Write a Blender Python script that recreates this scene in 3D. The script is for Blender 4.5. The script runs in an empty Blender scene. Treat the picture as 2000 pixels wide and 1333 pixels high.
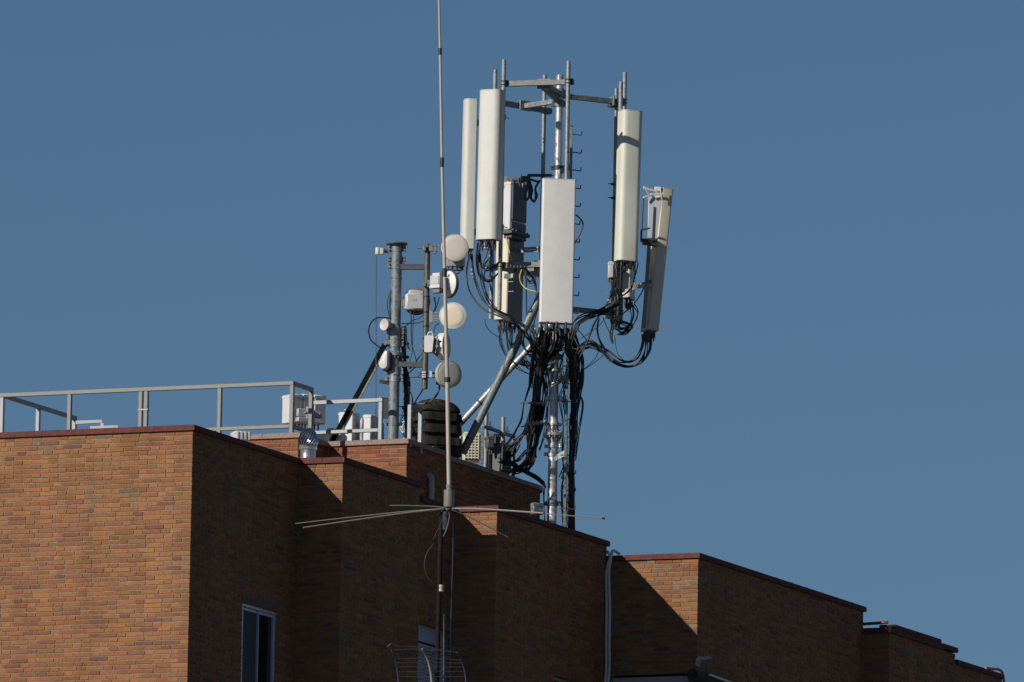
import bpy, bmesh, math, random
from mathutils import Vector, Matrix
random.seed(7)
R = random.uniform
scene = bpy.context.scene
COL = scene.collection
rad = math.radians

# ------------------------------------------------------------------ camera
TH, RHO, FPX = rad(8.3), rad(1.06), 22500.0
CAM = Vector((0, 0, 1.6))
FW = Vector((0, math.cos(TH), math.sin(TH)))
R0 = Vector((1, 0, 0)); U0 = Vector((0, -math.sin(TH), math.cos(TH)))
CR = R0*math.cos(RHO) + U0*math.sin(RHO)
CU = U0*math.cos(RHO) - R0*math.sin(RHO)
cd = bpy.data.cameras.new('camera'); cam = bpy.data.objects.new('camera', cd); COL.objects.link(cam)
m = Matrix.Identity(4)
for i in range(3):
    m[i][0] = CR[i]; m[i][1] = CU[i]; m[i][2] = -FW[i]; m[i][3] = CAM[i]
cam.matrix_world = m
cd.sensor_width = 36.0; cd.lens = 36.0*FPX/2000.0
cd.clip_start = 1.0; cd.clip_end = 6000.0
scene.camera = cam

def ray(px, py): return FW + CR*((px-1000)/FPX) - CU*((py-666.5)/FPX)
def at(px, py, Y):                       # measured photo point -> real point at distance Y
    d = ray(px, py); return CAM + d*(Y/d.y)
PHI = rad(23.25)
UU = Vector((math.cos(PHI), -math.sin(PHI), 0)); VV = Vector((math.sin(PHI), math.cos(PHI), 0))
ZZ = Vector((0, 0, 1))
def on(px, py, n, val):
    d = ray(px, py); return CAM + d*((val-CAM.dot(n))/d.dot(n))
def uvz(u, v, z): return UU*u + VV*v + ZZ*z

# ------------------------------------------------------------------ materials
def ntree(name):
    mt = bpy.data.materials.new(name); mt.use_nodes = True
    nt = mt.node_tree; return mt, nt, nt.nodes['Principled BSDF']
def noise(nt, scale, detail=4, rough=.6, vec=None):
    n = nt.nodes.new('ShaderNodeTexNoise'); n.inputs['Scale'].default_value = scale
    n.inputs['Detail'].default_value = detail; n.inputs['Roughness'].default_value = rough
    if vec is None:
        g = nt.nodes.new('ShaderNodeNewGeometry'); vec = g.outputs['Position']
    nt.links.new(vec, n.inputs['Vector']); return n
def ramp(nt, fac, stops):
    r = nt.nodes.new('ShaderNodeValToRGB'); e = r.color_ramp.elements
    while len(e) < len(stops): e.new(.5)
    for x, (p, c) in zip(e, stops): x.position = p; x.color = (*c, 1)
    nt.links.new(fac, r.inputs['Fac']); return r
def mix(nt, fac, a, b, blend='MIX'):
    n = nt.nodes.new('ShaderNodeMix'); n.data_type = 'RGBA'; n.blend_type = blend
    if isinstance(fac, (int, float)): n.inputs[0].default_value = fac
    else: nt.links.new(fac, n.inputs[0])
    for s, i in ((a, 6), (b, 7)):
        if isinstance(s, tuple): n.inputs[i].default_value = (*s, 1)
        else: nt.links.new(s, n.inputs[i])
    return n.outputs[2]
def bump(nt, h, strength, dist=.01):
    b = nt.nodes.new('ShaderNodeBump'); b.inputs['Strength'].default_value = strength; b.inputs['Distance'].default_value = dist
    nt.links.new(h, b.inputs['Height']); return b.outputs['Normal']
def simple(name, c, rough=.5, metal=0.0, var=.12, scale=9, bmp=.0, dirt_dapple=None, dirt_dapple_scale=3.0, dirt_dapple_amt=.5, spec=.5):
    mt, nt, p = ntree(name)
    n = noise(nt, scale)
    lo = tuple(x*(1-var) for x in c); hi = tuple(min(1, x*(1+var)) for x in c)
    col = ramp(nt, n.outputs['Fac'], [(.3, lo), (.7, hi)]).outputs['Color']
    if dirt_dapple:
        gp = nt.nodes.new('ShaderNodeNewGeometry'); mp = nt.nodes.new('ShaderNodeMapping'); mp.inputs['Scale'].default_value = (1, 1, .22)
        nt.links.new(gp.outputs['Position'], mp.inputs['Vector'])      # grime and the chimney's painted dapples run downwards
        d = noise(nt, dirt_dapple_scale*2.2, 6, .7, mp.outputs['Vector'])
        f = ramp(nt, d.outputs['Fac'], [(.5, (0, 0, 0)), (.75, (dirt_dapple_amt,)*3)]).outputs['Color']
        col = mix(nt, f, col, dirt_dapple)
    nt.links.new(col, p.inputs['Base Color'])
    p.inputs['Roughness'].default_value = rough; p.inputs['Metallic'].default_value = metal
    p.inputs['Specular IOR Level'].default_value = spec
    if bmp: nt.links.new(bump(nt, n.outputs['Fac'], bmp), p.inputs['Normal'])
    return mt
def galvanised(name, c, rough=.42, metal=.45, spots=14, contrast=.3):
    mt, nt, p = ntree(name)
    g = nt.nodes.new('ShaderNodeNewGeometry')
    vo = nt.nodes.new('ShaderNodeTexVoronoi'); vo.inputs['Scale'].default_value = spots*3
    nt.links.new(g.outputs['Position'], vo.inputs['Vector'])
    n = noise(nt, spots*.6, 6, .7, g.outputs['Position'])
    mx = mix(nt, .5, vo.outputs['Color'], n.outputs['Color'])
    bw = nt.nodes.new('ShaderNodeRGBToBW'); nt.links.new(mx, bw.inputs[0])
    col = ramp(nt, bw.outputs[0], [(.3, tuple(x*(1-contrast) for x in c)), (.65, tuple(min(1, x*(1+contrast*.6)) for x in c))]).outputs['Color']
    nt.links.new(col, p.inputs['Base Color'])
    rr = ramp(nt, bw.outputs[0], [(.3, (rough-.12,)*3), (.7, (rough+.15,)*3)]).outputs['Color']
    nt.links.new(rr, p.inputs['Roughness']); p.inputs['Metallic'].default_value = metal
    return mt
def brick_mat(name, stops, seed):
    mt, nt, p = ntree(name)
    uv = nt.nodes.new('ShaderNodeUVMap'); uv.uv_map = 'tone'
    sp = nt.nodes.new('ShaderNodeSeparateXYZ'); nt.links.new(uv.outputs[0], sp.inputs[0])
    big = noise(nt, .45, 4)
    ad = nt.nodes.new('ShaderNodeMath'); ad.operation = 'MULTIPLY_ADD'
    nt.links.new(big.outputs['Fac'], ad.inputs[0]); ad.inputs[1].default_value = .65; ad.inputs[2].default_value = -.3
    su = nt.nodes.new('ShaderNodeMath'); su.operation = 'ADD'; su.use_clamp = True
    nt.links.new(ad.outputs[0], su.inputs[0]); nt.links.new(sp.outputs['X'], su.inputs[1])
    base = ramp(nt, su.outputs[0], stops).outputs['Color']
    n1 = noise(nt, 22, 5, .7); n2 = noise(nt, 160, 3)
    f1 = ramp(nt, n1.outputs['Fac'], [(.3, (.84,)*3), (.7, (1.1,)*3)]).outputs['Color']
    base = mix(nt, 1.0, base, f1, 'MULTIPLY')
    f2 = ramp(nt, n2.outputs['Fac'], [(.25, (.8,)*3), (.75, (1.15,)*3)]).outputs['Color']
    base = mix(nt, 1.0, base, f2, 'MULTIPLY')
    f3 = ramp(nt, sp.outputs['Y'], [(0, (.8,)*3), (.5, (1,)*3), (1, (1.16,)*3)]).outputs['Color']
    base = mix(nt, 1.0, base, f3, 'MULTIPLY')
    st = noise(nt, 3.1, 6, .75)
    fs = ramp(nt, st.outputs['Fac'], [(.62, (0, 0, 0)), (.8, (.45,)*3)]).outputs['Color']
    base = mix(nt, fs, base, (.33, .25, .19))
    gp = nt.nodes.new('ShaderNodeNewGeometry'); mp = nt.nodes.new('ShaderNodeMapping'); mp.inputs['Scale'].default_value = (2.2, 2.2, .28)
    nt.links.new(gp.outputs['Position'], mp.inputs['Vector'])
    sk = noise(nt, 1.0, 6, .7, mp.outputs['Vector'])                 # rain streaks and broad weathering
    f4 = ramp(nt, sk.outputs['Fac'], [(.32, (.8, .79, .78)), (.6, (1.04, 1.04, 1.04))]).outputs['Color']
    base = mix(nt, 1.0, base, f4, 'MULTIPLY')
    nt.links.new(base, p.inputs['Base Color']); p.inputs['Roughness'].default_value = .9
    p.inputs['Specular IOR Level'].default_value = .2
    nt.links.new(bump(nt, n2.outputs['Fac'], .25, .004), p.inputs['Normal'])
    return mt
M = {}
M['brick'] = brick_mat('facade_brick', [(0, (.205, .092, .062)), (.12, (.24, .098, .06)), (.3, (.28, .112, .055)), (.5, (.305, .127, .05)), (.8, (.31, .14, .052)), (.95, (.285, .145, .066)), (1, (.22, .15, .09))], 1)
M['brick_red'] = brick_mat('rooftop_brick', [(0, (.17, .066, .041)), (.3, (.235, .08, .04)), (.7, (.28, .097, .042)), (1, (.31, .12, .05))], 2)
M['mortar'] = simple('mortar', (.21, .17, .13), .95, 0, .3, 14, 0, (.2, .16, .12), 4, .5)
M['coping'] = simple('red_tile_coping', (.12, .036, .029), .9, 0, .3, 12, .2, (.07, .035, .03), 5, .7)
M['granite'] = simple('granite_coping', (.27, .185, .155), .75, 0, .55, 70, .15, (.12, .08, .07), 4, .5)
M['galv'] = galvanised('galvanised_steel', (.27, .285, .29), .5, .3)
M['galv_light'] = galvanised('fresh_galvanised_steel', (.215, .215, .205), .6, .15, 10, .35)
M['mast_steel'] = galvanised('bright_galvanised_steel', (.47, .47, .465), .36, .5, 7, .22)
M['mast_grey'] = galvanised('weathered_grey_steel', (.18, .21, .215), .55, .2, 9, .35)
M['olive_steel'] = galvanised('dull_olive_steel', (.105, .102, .085), .5, .3, 8, .25)
M['dark_steel'] = galvanised('dark_steel', (.055, .06, .066), .5, .3, 9, .3)
M['strut_shade'] = simple('shade_black_steel', (.007, .0075, .009), .8, 0, .3, 9, spec=.1)  # shade inside the strut's channel is put into this black colour
M['panel_white'] = simple('white_radome', (.665, .655, .625), .5, 0, .05, 5, 0, (.56, .54, .47), 2.2, .5)
M['panel_ivory'] = simple('ivory_radome', (.54, .54, .495), .5, 0, .05, 5, 0, (.47, .46, .40), 2.5, .5)
M['panel_cream'] = simple('greenish_cream_radome', (.59, .595, .515), .5, 0, .05, 5, 0, (.50, .50, .41), 2.5, .4)
M['panel_beige'] = simple('beige_radome', (.62, .56, .43), .5, 0, .06, 5, 0, (.48, .44, .34), 2.5, .5)
M['rim'] = simple('grey_plastic_rim', (.5, .5, .47), .5, 0, .08, 6)
M['unit_white'] = simple('white_painted_metal', (.56, .56, .565), .45, 0, .04, 6, 0, (.6, .58, .54), 3, .4)
M['unit_grey'] = simple('light_grey_painted_metal', (.40, .42, .43), .45, .1, .08, 6)
M['unit_light'] = simple('pale_grey_painted_metal', (.42, .43, .44), .5, .0, .06, 6)
M['unit_dark'] = simple('dark_grey_painted_metal', (.085, .09, .09), .55, .1, .1, 6)
M['unit_mid'] = simple('grey_painted_metal', (.30, .32, .33), .45, .1, .08, 6)
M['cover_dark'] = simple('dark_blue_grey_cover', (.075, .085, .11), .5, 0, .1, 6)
M['panel_back_shade'] = simple('shaded_olive_panel_back', (.20, .195, .16), .6, 0, .1, 6)  # deep shade on the cream panel's back, put into the colour
M['unit_cream'] = simple('cream_painted_metal', (.60, .58, .44), .5, 0, .07, 6, 0, (.4, .38, .3), 3, .4)
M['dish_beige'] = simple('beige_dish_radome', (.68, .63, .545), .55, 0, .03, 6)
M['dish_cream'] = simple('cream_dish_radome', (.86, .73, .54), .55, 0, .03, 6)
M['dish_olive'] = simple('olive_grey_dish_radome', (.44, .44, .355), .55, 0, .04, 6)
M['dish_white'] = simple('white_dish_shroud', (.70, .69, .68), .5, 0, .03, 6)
M['dish_rim'] = simple('dark_grey_dish_rim', (.13, .13, .125), .5, 0, .05, 6)
M['cable'] = simple('black_cable_jacket', (.016, .016, .018), .5, 0, .4, 20)
M['cable_grey'] = simple('grey_jacket_highlight', (.045, .047, .052), .55, 0, .4, 20)
M['yellow'] = simple('yellow_earth_wire', (.48, .42, .10), .5)
M['tape_white'] = simple('white_tape', (.5, .48, .42), .6, 0, .15, 60)
M['tape_green'] = simple('green_tape', (.02, .22, .17), .5)
M['tape_red'] = simple('red_tape', (.30, .03, .05), .5)
M['tape_yellow'] = simple('yellow_tape', (.55, .45, .08), .5)
M['tape_blue'] = simple('blue_tape', (.02, .08, .4), .5)
M['pvc'] = simple('white_plastic_pipe', (.66, .67, .69), .5, 0, .06, 6, 0, (.4, .39, .36), 4, .5)
M['vent_plastic'] = simple('grey_plastic_pipe', (.34, .34, .35), .6, 0, .08, 6, 0, (.2, .19, .18), 4, .4)
M['rubber'] = simple('black_rubber', (.015, .015, .016), .5)
M['alu'] = galvanised('shiny_aluminium', (.80, .81, .82), .18, .97, 5, .1)
M['chimney'] = simple('shade_dappled_concrete', (.024, .022, .019), .9, 0, .5, 11, .5, (.10, .09, .065), 4, .8, spec=.15)  # dappled shade put into the colour: near-black base, paler light spots
M['red_pipe'] = simple('red_painted_pipe', (.36, .10, .06), .5, 0, .2, 12)
M['whip'] = simple('whip_fibreglass', (.40, .35, .29), .4, .0, .08, 5)
M['olive'] = simple('olive_plastic', (.165, .165, .13), .45, 0, .08, 9)
M['rod'] = simple('aluminium_rod', (.40, .36, .30), .4, .3, .1, 20)
M['rust'] = simple('rusty_steel', (.014, .0105, .0095), .9, .0, .35, 12, .2, (.05, .018, .009), 6, .5, spec=.15)
M['teal'] = simple('shaded_teal_plastic', (.018, .042, .055), .6)  # the grid aerial's shadow is put into this darkened teal
M['rod_dim'] = simple('dull_rod', (.2, .19, .17), .5, .2)
M['rod_shaded'] = simple('shaded_rod', (.035, .035, .036), .5, .2)  # grid rods: shadow on the aerial painted in as a near-black tone
M['wire_grey'] = simple('grey_wire', (.10, .10, .11), .5, .1)
M['white_plastic'] = simple('white_plastic', (.2, .2, .195), .5)
M['frame_alu'] = simple('window_aluminium', (.52, .55, .62), .4, .3, .06, 8)
M['shutter'] = simple('roller_shutter', (.42, .44, .52), .6, 0, .06, 6)
M['screen'] = simple('dark_insect_screen', (.045, .048, .052), .7, 0, .2, 40)
M['grille_dark'] = simple('dark_grille_sheet', (.03, .025, .022), .9)
M['cement'] = simple('cement_patch', (.30, .31, .31), .9, 0, .25, 18, .2)
M['lintel'] = simple('painted_lintel', (.36, .37, .41), .8, 0, .1, 8)
M['awning_dark'] = simple('dark_awning_cloth', (.03, .035, .03), .9, 0, .3, 12)
M['roofing'] = simple('roof_gravel', (.24, .21, .18), .95, 0, .3, 20, .3)
M['ground'] = simple('paved_ground', (.13, .12, .11), .95, 0, .35, .25, 0, (.08, .09, .05), .05, .8)
mt, nt, p = ntree('window_glass')
p.inputs['Base Color'].default_value = (.008, .009, .011, 1); p.inputs['Roughness'].default_value = .06
n = noise(nt, 1.4); nt.links.new(bump(nt, n.outputs['Fac'], .08, .05), p.inputs['Normal']); M['glass'] = mt
mt, nt, p = ntree('lower_facade_brick')            # the storeys below the picture
bt = nt.nodes.new('ShaderNodeTexBrick'); bt.inputs['Scale'].default_value = 4.0
bt.inputs['Color1'].default_value = (.33, .12, .035, 1); bt.inputs['Color2'].default_value = (.24, .08, .04, 1); bt.inputs['Mortar'].default_value = (.3, .24, .16, 1)
g = nt.nodes.new('ShaderNodeNewGeometry'); nt.links.new(g.outputs['Position'], bt.inputs['Vector'])
nt.links.new(bt.outputs['Color'], p.inputs['Base Color']); p.inputs['Roughness'].default_value = .9; M['lower'] = mt

# ------------------------------------------------------------------ mesh builder
ORIG = {}
class MB:
    def __init__(s): s.v = []; s.f = []; s.sm = []; s.mi = []; s.uv = []; s.cm = 0; s.tone = (0.5, 0.5)
    def face(s, idx, smooth=False):
        s.f.append(tuple(idx)); s.sm.append(smooth); s.mi.append(s.cm); s.uv.append(s.tone)
    def box(s, c, ax, ay, az, hx, hy, hz, ch=0.0):
        c = Vector(c); b = len(s.v)
        if ch <= 0:
            for sz in (-1, 1):
                for sx, sy in ((-1, -1), (1, -1), (1, 1), (-1, 1)): s.v.append(c+ax*hx*sx+ay*hy*sy+az*hz*sz)
            for q in ((3, 2, 1, 0), (4, 5, 6, 7), (0, 1, 5, 4), (1, 2, 6, 5), (2, 3, 7, 6), (3, 0, 4, 7)): s.face([b+i for i in q])
        else:
            ch = min(ch, hx*.9, hy*.9, hz*.9)
            idx = {}
            for sx in (-1, 1):
                for sy in (-1, 1):
                    for sz in (-1, 1):
                        for a in range(3):
                            k = [hx, hy, hz]
                            for i in range(3):
                                if i != a: k[i] -= ch
                            idx[(sx, sy, sz, a)] = len(s.v)
                            s.v.append(c+ax*k[0]*sx+ay*k[1]*sy+az*k[2]*sz)
            def add(q): s.face([idx[k] for k in q])
            for sg in (-1, 1):
                for a in range(3):
                    b1, b2 = (a+1) % 3, (a+2) % 3
                    q = []
                    for p1, p2 in ((-1, -1), (1, -1), (1, 1), (-1, 1)):
                        k = [0, 0, 0]; k[a] = sg; k[b1] = p1; k[b2] = p2; q.append((*k, a))
                    add(q if sg > 0 else q[::-1])
            for a in range(3):
                b1, b2 = (a+1) % 3, (a+2) % 3
                for p1 in (-1, 1):
                    for p2 in (-1, 1):
                        def K(sa, fa):
                            k = [0, 0, 0]; k[a] = sa; k[b1] = p1; k[b2] = p2; return (*k, fa)
                        q = [K(-1, b1), K(1, b1), K(1, b2), K(-1, b2)]
                        add(q if p1*p2 < 0 else q[::-1])
            for sx in (-1, 1):
                for sy in (-1, 1):
                    for sz in (-1, 1):
                        q = [(sx, sy, sz, 0), (sx, sy, sz, 1), (sx, sy, sz, 2)]
                        add(q if sx*sy*sz > 0 else q[::-1])
        return s
    def beam(s, p0, p1, w, h, up=None, ch=0.004):
        p0 = Vector(p0); p1 = Vector(p1); d = p1-p0; L = d.length; az = d/L
        up = Vector(up) if up is not None else ZZ
        if abs(az.dot(up)) > .98: up = Vector((0, 1, 0))
        ax = az.cross(up).normalized(); ay = ax.cross(az).normalized()
        return s.box((p0+p1)/2, ax, ay, az, w/2, h/2, L/2, ch)
    def tube(s, pts, r, n=8, cap=True, rs=None):
        pts = [Vector(p) for p in pts]; N = len(pts)
        t0 = (pts[1]-pts[0]).normalized()
        up = Vector((0, 0, 1)) if abs(t0.z) < .9 else Vector((0, 1, 0))
        nx = t0.cross(up).normalized(); base = len(s.v)
        for i, p in enumerate(pts):
            t = ((pts[min(i+1, N-1)]-pts[max(i-1, 0)])).normalized()
            nx = (nx-t*nx.dot(t)).normalized(); ny = t.cross(nx)
            rr = rs[i] if rs else r
            for k in range(n):
                a = 2*math.pi*k/n; s.v.append(p+nx*(rr*math.cos(a))+ny*(rr*math.sin(a)))
        for i in range(N-1):
            for k in range(n):
                a = base+i*n+k; b = base+i*n+(k+1) % n
                s.face((a, b, b+n, a+n), True)
        if cap:
            s.face([base+k for k in range(n)][::-1]); s.face([base+(N-1)*n+k for k in range(n)])
        return s
    def cyl(s, p0, p1, r, n=12, r2=None):
        return s.tube([p0, p1], r, n, True, [r, r if r2 is None else r2])
    def lathe(s, o, axis, prof, n=24, ref=None, sharp=True):
        o = Vector(o); az = Vector(axis).normalized()
        ref = Vector(ref) if ref is not None else (Vector((0, 0, 1)) if abs(az.z) < .9 else Vector((0, 1, 0)))
        ax = az.cross(ref).normalized(); ay = az.cross(ax)
        def ring(r, h):
            b = len(s.v)
            for k in range(n):
                a = 2*math.pi*k/n; s.v.append(o+az*h+ax*(r*math.cos(a))+ay*(r*math.sin(a)))
            return b
        for (r1, h1), (r2, h2) in zip(prof, prof[1:]):
            a = ring(max(r1, 1e-4), h1); b = ring(max(r2, 1e-4), h2)
            for k in range(n): s.face((a+k, a+(k+1) % n, b+(k+1) % n, b+k), True)
        return s
    def prism(s, poly, z0, z1):
        b = len(s.v); n = len(poly)
        for z in (z0, z1):
            for p in poly: s.v.append(Vector((p[0], p[1], z)))
        for i in range(n):
            j = (i+1) % n; s.face((b+i, b+j, b+n+j, b+n+i))
        s.face([b+i for i in range(n)][::-1]); s.face([b+n+i for i in range(n)])
        return s
    def loft(s, rings, smooth=True, cap=True):
        b = len(s.v); n = len(rings[0])
        for r in rings: s.v.extend(Vector(p) for p in r)
        for i in range(len(rings)-1):
            for k in range(n):
                s.face((b+i*n+k, b+i*n+(k+1) % n, b+(i+1)*n+(k+1) % n, b+(i+1)*n+k), smooth)
        if cap:
            s.face([b+k for k in range(n)][::-1]); s.face([b+(len(rings)-1)*n+k for k in range(n)])
        return s
    def build(s, name, mats, parent=None, label=None):
        o0 = ORIG.get(parent.name, Vector()) if parent else Vector()
        me = bpy.data.meshes.new(name)
        me.from_pydata([tuple(p-o0) for p in s.v], [], s.f)
        if not isinstance(mats, (list, tuple)): mats = [mats]
        for mm in mats: me.materials.append(mm)
        me.polygons.foreach_set('use_smooth', s.sm); me.polygons.foreach_set('material_index', s.mi)
        if any(t != (0.5, 0.5) for t in s.uv):
            l = me.uv_layers.new(name='tone'); d = []
            for f, t in zip(s.f, s.uv): d.extend(t*len(f))
            l.data.foreach_set('uv', d)
        else:
            bmm = bmesh.new(); bmm.from_mesh(me); bmesh.ops.remove_doubles(bmm, verts=bmm.verts, dist=2e-4)
            bmesh.ops.recalc_face_normals(bmm, faces=bmm.faces); bmm.to_mesh(me); bmm.free()
        me.update(); me.set_sharp_from_angle(angle=rad(42))
        o = bpy.data.objects.new(name, me); COL.objects.link(o)
        if parent: o.parent = parent
        ORIG[o.name] = o0
        if label: o['label'] = label
        return o
def thing(name, label, cat, loc, group=None):
    o = bpy.data.objects.new(name, None); COL.objects.link(o); o.empty_display_size = .2
    o.location = loc; ORIG[o.name] = Vector(loc); o['label'] = label; o['category'] = cat
    if group: o['group'] = group
    return o
def tag(o, label, cat, group=None):
    o['label'] = label; o['category'] = cat
    if group: o['group'] = group
    return o
def spline(pts, k=8):
    P = [Vector(p) for p in pts]; out = []
    P = [P[0]*2-P[1]]+P+[P[-1]*2-P[-2]]
    for i in range(1, len(P)-2):
        for j in range(k):
            t = j/k; a, b, c, d = P[i-1:i+3]
            out.append(.5*((2*b)+(c-a)*t+(2*a-5*b+4*c-d)*t*t+(3*b-a-3*c+d)*t**3))
    out.append(P[-2]); return out
X1, Y1 = Vector((1, 0, 0)), Vector((0, 1, 0))
def yawdirs(deg):                        # outward normal and sideways direction; 0 faces the camera, + turns to the right
    a = rad(deg); return Vector((math.sin(a), -math.cos(a), 0)), Vector((math.cos(a), math.sin(a), 0))
def bolt(mb, p, d, r=.012, l=.05):
    mb.cyl(Vector(p), Vector(p)+Vector(d)*l, r, 6)

# ------------------------------------------------------------------ building
uA = at(377, 831, 150.0).dot(UU); vA = at(377, 831, 150.0).dot(VV); zA = at(377, 831, 150.0).z
vB = on(585, 897, UU, uA).dot(VV)
uC = on(670, 892, VV, vB).dot(UU); zC = on(670, 892, VV, vB).z
vCs = on(821, 955, UU, uC).dot(VV)
zD = on(868, 986, UU, uC).z
vD = on(888, 990, UU, uC).dot(VV)
uE = on(971, 986, VV, vD).dot(UU); zE = on(971, 986, VV, vD).z
vF = on(1186, 1054, UU, uE).dot(VV)
uG = on(1364, 1080, VV, vF).dot(UU); zG = on(1364, 1080, VV, vF).z
vH = on(1687, 1187, UU, uG).dot(VV)
uI = on(1737, 1226, VV, vH).dot(UU); zI = on(1737, 1226, VV, vH).z
vJ = on(1866, 1268, UU, uI).dot(VV); zJ = on(1868, 1266, UU, uI).z
zK = on(1866, 1288, UU, uI).z
vL = on(1958, 1327, UU, uI).dot(VV)
OV = .034                                # coping overhang
CT = .075                                # coping thickness
zcop1 = (zA+zC)/2; zcop2 = (zD+zE)/2; zcop3 = zG; zcop4 = zI; zcop5 = zJ; zcop6 = zK
BLD = thing('apartment_building', 'orange brick apartment block whose stepped side walls fall into shade under red copings', 'building', uvz(uA, vA, 0))

CH = .0615; BH = .0465; ST = .245; HD = .118; JT = .0135
def brick_run(mb, o, d, n, L, ztop, zbot, row0, own_even, holes=(), trim_end=True, jit=True):
    """lay courses from the outer corner o along d; n is the outward normal; rows where the corner brick belongs to the other wall start later"""
    nrow = int((ztop-zbot)/CH)
    for r in range(nrow):
        z1 = ztop-r*CH-.008; z0 = z1-BH
        own = own_even is not None and ((r+row0) % 2 == 0) == own_even
        s = 0.0 if own else HD+JT
        k = 0
        if own_even is None: s = 0.0
        while s < L-.03:
            ln = ST if ((k+(not own)*(r//2)) % 2 == 0) else HD
            if k == 0 and (own_even is None or s > 0): ln *= (1, .55, .8, 1.0, .66, .9)[(r*7+r//3) % 6]
            if k == 1 and own: ln *= (1, 1, .75, 1, 1.5, 1)[(r*5+r//4) % 6]
            e = min(s+ln+R(-.004, .004), L-.008)
            skip = any(h[0]-.005 < (s+e)/2 < h[1]+.005 and h[2] < (z0+z1)/2 < h[3] for h in holes)
            segs = [(s, e)]
            for h in holes:
                if h[2] < (z0+z1)/2 < h[3]:
                    ns = []
                    for a, b in segs:
                        if b <= h[0] or a >= h[1]: ns.append((a, b))
                        else:
                            if a < h[0]-.02: ns.append((a, h[0]))
                            if b > h[1]+.02: ns.append((h[1], b))
                    segs = ns
            dep = HD if (k == 0 and own) else .05
            out = R(-.003, .003)
            for a, b in segs:
                if b-a < .02: continue
                dz = R(-.0024, .0024)
                mb.tone = (min(1, max(0, random.betavariate(2.4, 1.7))), random.random())
                if random.random() < .03: mb.tone = (R(0, .1), mb.tone[1]*.5)
                c = o+d*((a+b)/2)+n*(out-dep/2); c.z = (z0+z1)/2+dz
                if k == 0 and own:
                    mb.box(c, d, n, ZZ, (b-a)/2, dep/2, BH/2)
                else:
                    mb.box(c, d, n, ZZ, (b-a)/2, dep/2, BH/2+R(-.0012, .0012))
            s = e+JT+R(-.002, .002); k += 1
    mb.tone = (.5, .5)
TB = .26                                  # backing thickness
def backing(mb, o, d, n, s0, s1, z0, z1, holes=(), inset=.0075):
    xs = sorted({s0, s1, *[h[0] for h in holes], *[h[1] for h in holes]}); zs = sorted({z0, z1, *[h[2] for h in holes], *[h[3] for h in holes]})
    for a, b in zip(xs, xs[1:]):
        for c, e in zip(zs, zs[1:]):
            if any(h[0] < (a+b)/2 < h[1] and h[2] < (c+e)/2 < h[3] for h in holes): continue
            p = o+d*((a+b)/2)-n*(inset+TB/2); p.z = (c+e)/2
            mb.box(p, d, n, ZZ, (b-a)/2, TB/2, (e-c)/2)
ZB = 17.9                                 # bricks are laid one by one down to here
def wall(name, corner_uv, d, n, L, ztop, lit, holes=(), zbot=ZB, mat='brick', Lback=None, row0=0, start=0.0):
    mb = MB(); o = uvz(*corner_uv, 0)
    mb.cm = 0; brick_run(mb, o, d, n, L, ztop, zbot, row0, lit, holes)
    mb.cm = 1
    a = .0075 if lit else TB+.0075
    backing(mb, o, d, n, a if start == 0 else start, L if Lback is None else Lback, zbot, ztop, holes)
    return mb.build(name, [M[mat], M['mortar']], BLD)
NL, ND = -VV, UU                           # outward normals of the sunlit and of the shaded walls
t1, t2, t3, t4, t5, t6 = [z-CT for z in (zcop1, zcop2, zcop3, zcop4, zcop5, zcop6)]
def sz(px, py, u, v0): q = on(px, py, UU, u); return q.dot(VV)-v0, q.z
# openings, measured along the shaded walls
a0, az_ = sz(474, 1177, uA, vA); a1, _ = sz(540, 1196, uA, vA)
H1 = (a0, a1, az_-1.35, az_)
c0, cz = sz(818, 1214, uC, vCs); c0 = max(c0, .012); c1, _ = sz(881, 1234, uC, vCs)
H2 = (c0, c1, cz-1.4, cz)
e0, ez = sz(1083, 1318, uE, vD); e1, _ = sz(1160, 1343, uE, vD)
H3 = (e0, e1, ez-1.3, ez)
q = on(1345, 1323, VV, vF); g0 = uG-q.dot(UU); gz = q.z+.03; g1 = uG-on(1193, 1325, VV, vF).dot(UU)
H4 = (g0, g1, gz-1.2, gz+.03)
wall('brick_wall', (uA, vA), -UU, NL, 5.2, t1, True, zbot=ZB+.001)
wall('brick_wall', (uA, vA), VV, ND, vB-vA, t1, False, (H1,))
wall('brick_wall', (uC, vB), -UU, NL, uC-uA-.004, t1, True, Lback=uC-uA+.1)
wall('brick_wall', (uC, vB), VV, ND, vCs-vB, t1, False, (), Lback=vCs-vB)
wall('brick_wall', (uC, vCs), VV, ND, vD-vCs, t2, None, (H2,), start=.001, zbot=ZB+.001)
wall('brick_wall', (uE, vD), -UU, NL, uE-uC-.004, t2, True, Lback=uE-uC+.1)
wall('brick_wall', (uE, vD), VV, ND, vF-vD, t2, False, (H3,))
wall('brick_wall', (uG, vF), -UU, NL, uG-uE-.004, t3, True, (H4,), Lback=uG-uE+.1)
wall('brick_wall', (uG, vF), VV, ND, vH-vF, t3, False)
wall('brick_wall', (uI, vH), -UU, NL, uI-uG-.004, t4, True, Lback=uI-uG+.1)
wall('brick_wall', (uI, vH), VV, ND, vJ-vH, t4, False)
wall('brick_wall', (uI, vJ), VV, ND, vL-vJ, t6, None, start=.001, zbot=ZB+.001)
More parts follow.
